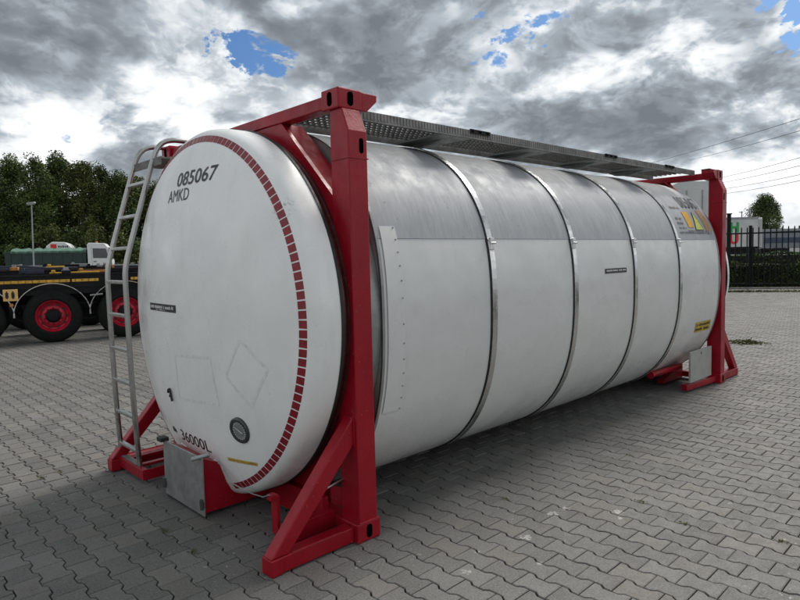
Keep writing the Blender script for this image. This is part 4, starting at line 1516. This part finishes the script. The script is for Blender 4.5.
hedge(1.0, 1.02, 1.0, 'clipped dark green hedge directly behind the black railings', 1)
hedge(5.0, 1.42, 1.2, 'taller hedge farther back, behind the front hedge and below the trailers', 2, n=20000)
so = MB(); so.add([(-9.6, -.12, .004), (14, -.12, .004), (14, 8, .004), (-9.6, 8, .004)], [(0, 1, 2, 3)])
o = so.build('planting_bed', mat('bed_soil', (.055, .048, .036), .95, var=.4, scale=5), None, kind='structure'); o.location = F0; o.rotation_euler.z = fang

# white box trailer with letters --------------------------------------------------
def box_trailer(px0, px1, d_, ytop, zbot, label, mt, depth=2.5, lettered=False, stripe=False):
    a = gpt(px0, d_); u = Vector((rt.x, rt.y, 0)).normalized()
    L_ = (px1-px0)*d_/FPX
    t = thing('box_trailer', label, 'trailer', tuple(a), math.atan2(u.y, u.x), 'box trailers beyond the fence')
    H_ = at(px1, ytop, d_).z
    mb = MB(); mb.box((0, 0, zbot), (L_, depth, H_)); b = mb.build('box_body', mt, t, bevel=.03)
    mb = MB(); mb.box((.0, .3, zbot-.55), (L_, depth-.3, zbot-.02)); mb.box((0, -.01, zbot-.16), (L_, .05, zbot-.005)); mb.build('chassis', DARK, t)
    mb = MB(); mb.box((-.01, -.015, H_-.14), (L_+.01, .03, H_+.02)); mb.build('roof_rail', GALVP, b)
    for k in range(1, int(L_/.9)):
        mb = MB(); mb.box((k*.9-.02, -.012, zbot+.05), (k*.9+.02, 0, H_-.15)); mb.build('side_post', mt, b)
    for x in (L_-3.4, L_-2.2, L_-1.0):
        wheel(t, (x, .05, .5), .5, .35, GALVP, n=20)
        wheel(t, (x, depth-.05, .5), .5, .35, GALVP, out=1, n=20)
    return t, b, L_, H_


t, b, L_, H_ = box_trailer(650, 757.5, 45, 217.2, 1.78, 'white box trailer with green H and red U beyond the fence', WSIDE)
ppm = FPX/45
def lx_(px): return (px-650)/ppm
def lz_(py, px=735): 
    return at(px, py, 45).z
for ch, x0, x1, y0, y1, mt in (('H', 729.5, 738.2, 232.6, 222.4, LGREEN), ('U', 729.2, 738.0, 244.2, 233.8, LRED)):
    z0, z1 = lz_(y0), lz_(y1)
    text_mesh(ch, lx_(x1)-lx_(x0), z1-z0, lambda u, v, x0=x0, z0=z0: (lx_(x0)+u, -.02, z0+v), 'letter', mt, b, bold=.05)
mb = MB(); mb.box((L_+.01, .0, 1.75), (L_+.30, 2.5, H_-.05)); rd = mb.build('rear_door', WPAINT, t, bevel=.02)
for x in (.08, .2):
    mb = MB(); mb.tube([(L_+x, -.02, 1.8), (L_+x, -.02, H_-.15)], .02, 8); mb.build('lock_bar', GALV, rd)
t, b, L_, H_ = box_trailer(763, 905, 52, 226.0, 1.62, 'grey curtain sided trailer with a dark blue band behind the hedge', GREYP)
mb = MB(); mb.box((.0, -.025, 2.05), (L_, -.013, 2.50)); mb.build('blue_band', BLUES, b)
mb = MB(); mb.box((2.2, -.03, 1.25), (L_, -.014, 1.60)); mb.build('white_skirt', WSIDE, b)
mb = MB(); mb.box((.0, -.026, 2.9), (L_, -.0135, 2.96)); mb.build('upper_band', BLUES, b)

# rear of a white box trailer just behind the far frame ------------------------------
def rear_trailer():
    d_ = 20.0
    u = Vector((rt.x, rt.y, 0)).normalized()
    a = gpt(636, d_)
    W_ = 80*d_/FPX
    H_ = at(690, 181.5, d_).z
    t = thing('white_lorry_box', 'white box body of a lorry showing between walkway end and far red post', 'lorry', tuple(a), math.atan2(u.y, u.x))
    mb = MB(); mb.prism([(0, 1.1), (W_, 1.1), (W_, H_), (1.45, H_), (1.2, H_-.10), (0, H_-.14)], 1, 0, 5.5); b = mb.build('box_body', WSIDE, t, bevel=.03)
    for x0, x1 in ((.05, W_/2-.01), (W_/2+.01, W_-.28)):
        mb = MB(); mb.box((x0, -.03, 1.2), (x1, -.002, H_-.22)); dr = mb.build('rear_door', WSIDE, b, bevel=.01)
        for q in (.3, .8):
            mb = MB(); mb.tube([(x0+(x1-x0)*q, -.05, 1.25), (x0+(x1-x0)*q, -.05, H_-.3)], .016, 8); mb.build('lock_bar', GALV, dr)
    mb = MB(); mb.box((W_-.26, -.02, 1.2), (W_-.13, -.002, H_-.05)); mb.build('corner_recess', GALVP, b)
    mb = MB(); mb.box((.1, .2, .55), (W_-.1, 5.3, 1.08)); mb.build('chassis', DARK, t)
    for y in (1.2, 4.4):
        for x in (.05, W_-.40):
            mb = MB(); mb.lathe([(x, .001), (x, .48), (x+.35, .48), (x+.35, .001)], (0, y, .48), axis=0, n=24); mb.build('wheel', TYRE, t)
    for x in (.15, W_-.45):
        mb = MB(); mb.box((x, -.04, .85), (x+.3, 0.0, 1.0)); mb.build('tail_lamp', LRED, t)


rear_trailer()

# overhead cables --------------------------------------------------------------------
def cable(pa, pb, lb):
    A_, B_ = at(*pa), at(*pb)
    d_ = B_-A_
    p0, p1 = A_-d_*.25, B_+d_*.35
    pts = []
    for k in range(25):
        f = k/24
        p = p0.lerp(p1, f); p.z -= 2.0*4*f*(1-f)*.12
        pts.append(p)
    mb = MB(); mb.tube(pts, .028, 6)
    o = mb.build('power_cable', mat('cable_grey', (.05, .055, .06), .6) if 'cable_grey' not in bpy.data.materials else bpy.data.materials['cable_grey'], None, smooth=True)
    tag(o, lb, 'cable', 'overhead power cables')


cable((660, 160, 120), (800, 117, 60), 'uppermost overhead cable crossing the clouds at upper right')
cable((700, 157, 120), (800, 129, 60), 'second overhead cable from the top, above the far red frame')
cable((725, 176, 110), (800, 156, 62), 'third overhead cable from the top right of the far frame')
cable((727, 181, 110), (800, 164, 62), 'fourth overhead cable from the top right of the far frame')
cable((725, 188, 110), (800, 173, 62), 'fifth overhead cable, second from the bottom of the set')
cable((728, 192.5, 110), (800, 179, 62), 'lowest overhead cable above the tree on the right')
for (x, y, d_, lb) in ((741, 211.5, 60, 'short thin mast with cross arm above the white trailer'), (748.5, 208.5, 62, 'plain thin pole rising over the white trailer roof')):
    a = gpt(x, d_); tp = at(x, y, d_)
    t = thing('mast', lb, 'mast', tuple(a))
    mb = MB(); mb.tube([(0, 0, 0), (0, 0, tp.z)], [.07, .05], 8); mb.build('pole', GALVP, t)
    if x < 745:
        u = Vector((rt.x, rt.y, 0)).normalized()
        mb = MB(); mb.bar(tuple(u*-.25+Vector((0, 0, tp.z-.1))), tuple(u*.12+Vector((0, 0, tp.z-.1))), .06, .08); mb.build('cross_arm', GALVP, t)

# moss and weeds growing in the joints --------------------------------------------------
def weeds(name, lb, cx, cy, ex, ey, n, seed, ang=0.0, h=.02, size=.016):
    r2 = random.Random(seed); mb = MB()
    for k in range(n):
        a_, b_ = r2.gauss(0, ex), r2.gauss(0, ey)
        x = cx+a_*math.cos(ang)-b_*math.sin(ang); y = cy+a_*math.sin(ang)+b_*math.cos(ang)
        s_ = size*r2.uniform(.5, 1.5); z = .004+abs(r2.gauss(0, h))
        d1 = Vector((r2.gauss(0, 1), r2.gauss(0, 1), r2.gauss(0, .6))).normalized(); d2 = d1.cross(Vector((r2.gauss(0, 1), r2.gauss(0, 1), r2.gauss(0, 1)))).normalized()
        c = Vector((x, y, z))
        mb.add([c-d1*s_, c-d2*s_*.5, c+d1*s_, c+d2*s_*.5], [(0, 1, 2, 3)])
    o = mb.build(name, WEED, None, kind='stuff', fix=False); tag(o, lb, 'weeds')


def gpx(x, y):
    v = fw + rt*((x-400)/FPX) + up*((300-y)/FPX)
    return CP+v*(-CP.z/v.z)


g1, g2 = gpx(729, 341.5), gpx(764, 344)
c = (g1+g2)/2; dd = g2-g1
weeds('weed_patch', 'low green weeds growing in the joints right of the far red foot', c.x, c.y, dd.length*.24, .10, 1500, 3, math.atan2(dd.y, dd.x), .008, .016)
c = gpx(744, 343)
weeds('weed_tuft', 'darker tuft in the middle of the weeds beside the far foot', c.x, c.y, .12, .07, 400, 5, 0, .02, .02)
c = gpx(770, 292)
weeds('grass_fringe', 'thin grass fringe along the foot of the black fence', c.x, c.y, 2.2, .10, 2600, 6, fang, .03, .03)
r2 = random.Random(21)
for k in range(12):
    x, y = (r2.uniform(20, 780), r2.uniform(420, 590))
    c = gpx(x, y)
    if -.6 < c.x < 6.2 and -.1 < c.y < 2.6:
        continue
    i_ = round((c.x-AX)/PX); jx = AX+(i_+.5)*PX
    weeds('joint_moss', 'small dark tuft of moss in a joint of the paving', jx, c.y, .010, .022, 36, 50+k, 0, .004, .006)
for o in bpy.data.objects:
    if o.name.startswith('joint_moss'):
        o['group'] = 'moss tufts in the paving joints'
for o in bpy.data.objects:
    if o.parent and (o.name.startswith(('small_lettering', 'sticker_', 'side_sticker_lettering', 'side_label_lettering', 'warning_lettering', 'capacity_mark', 'number_lettering', 'code_lettering', 'capacity_lettering', 'side_number_lettering'))) and o.name.split('.')[0].endswith(('lettering', 'mark')):
        o['kind'] = 'stuff'
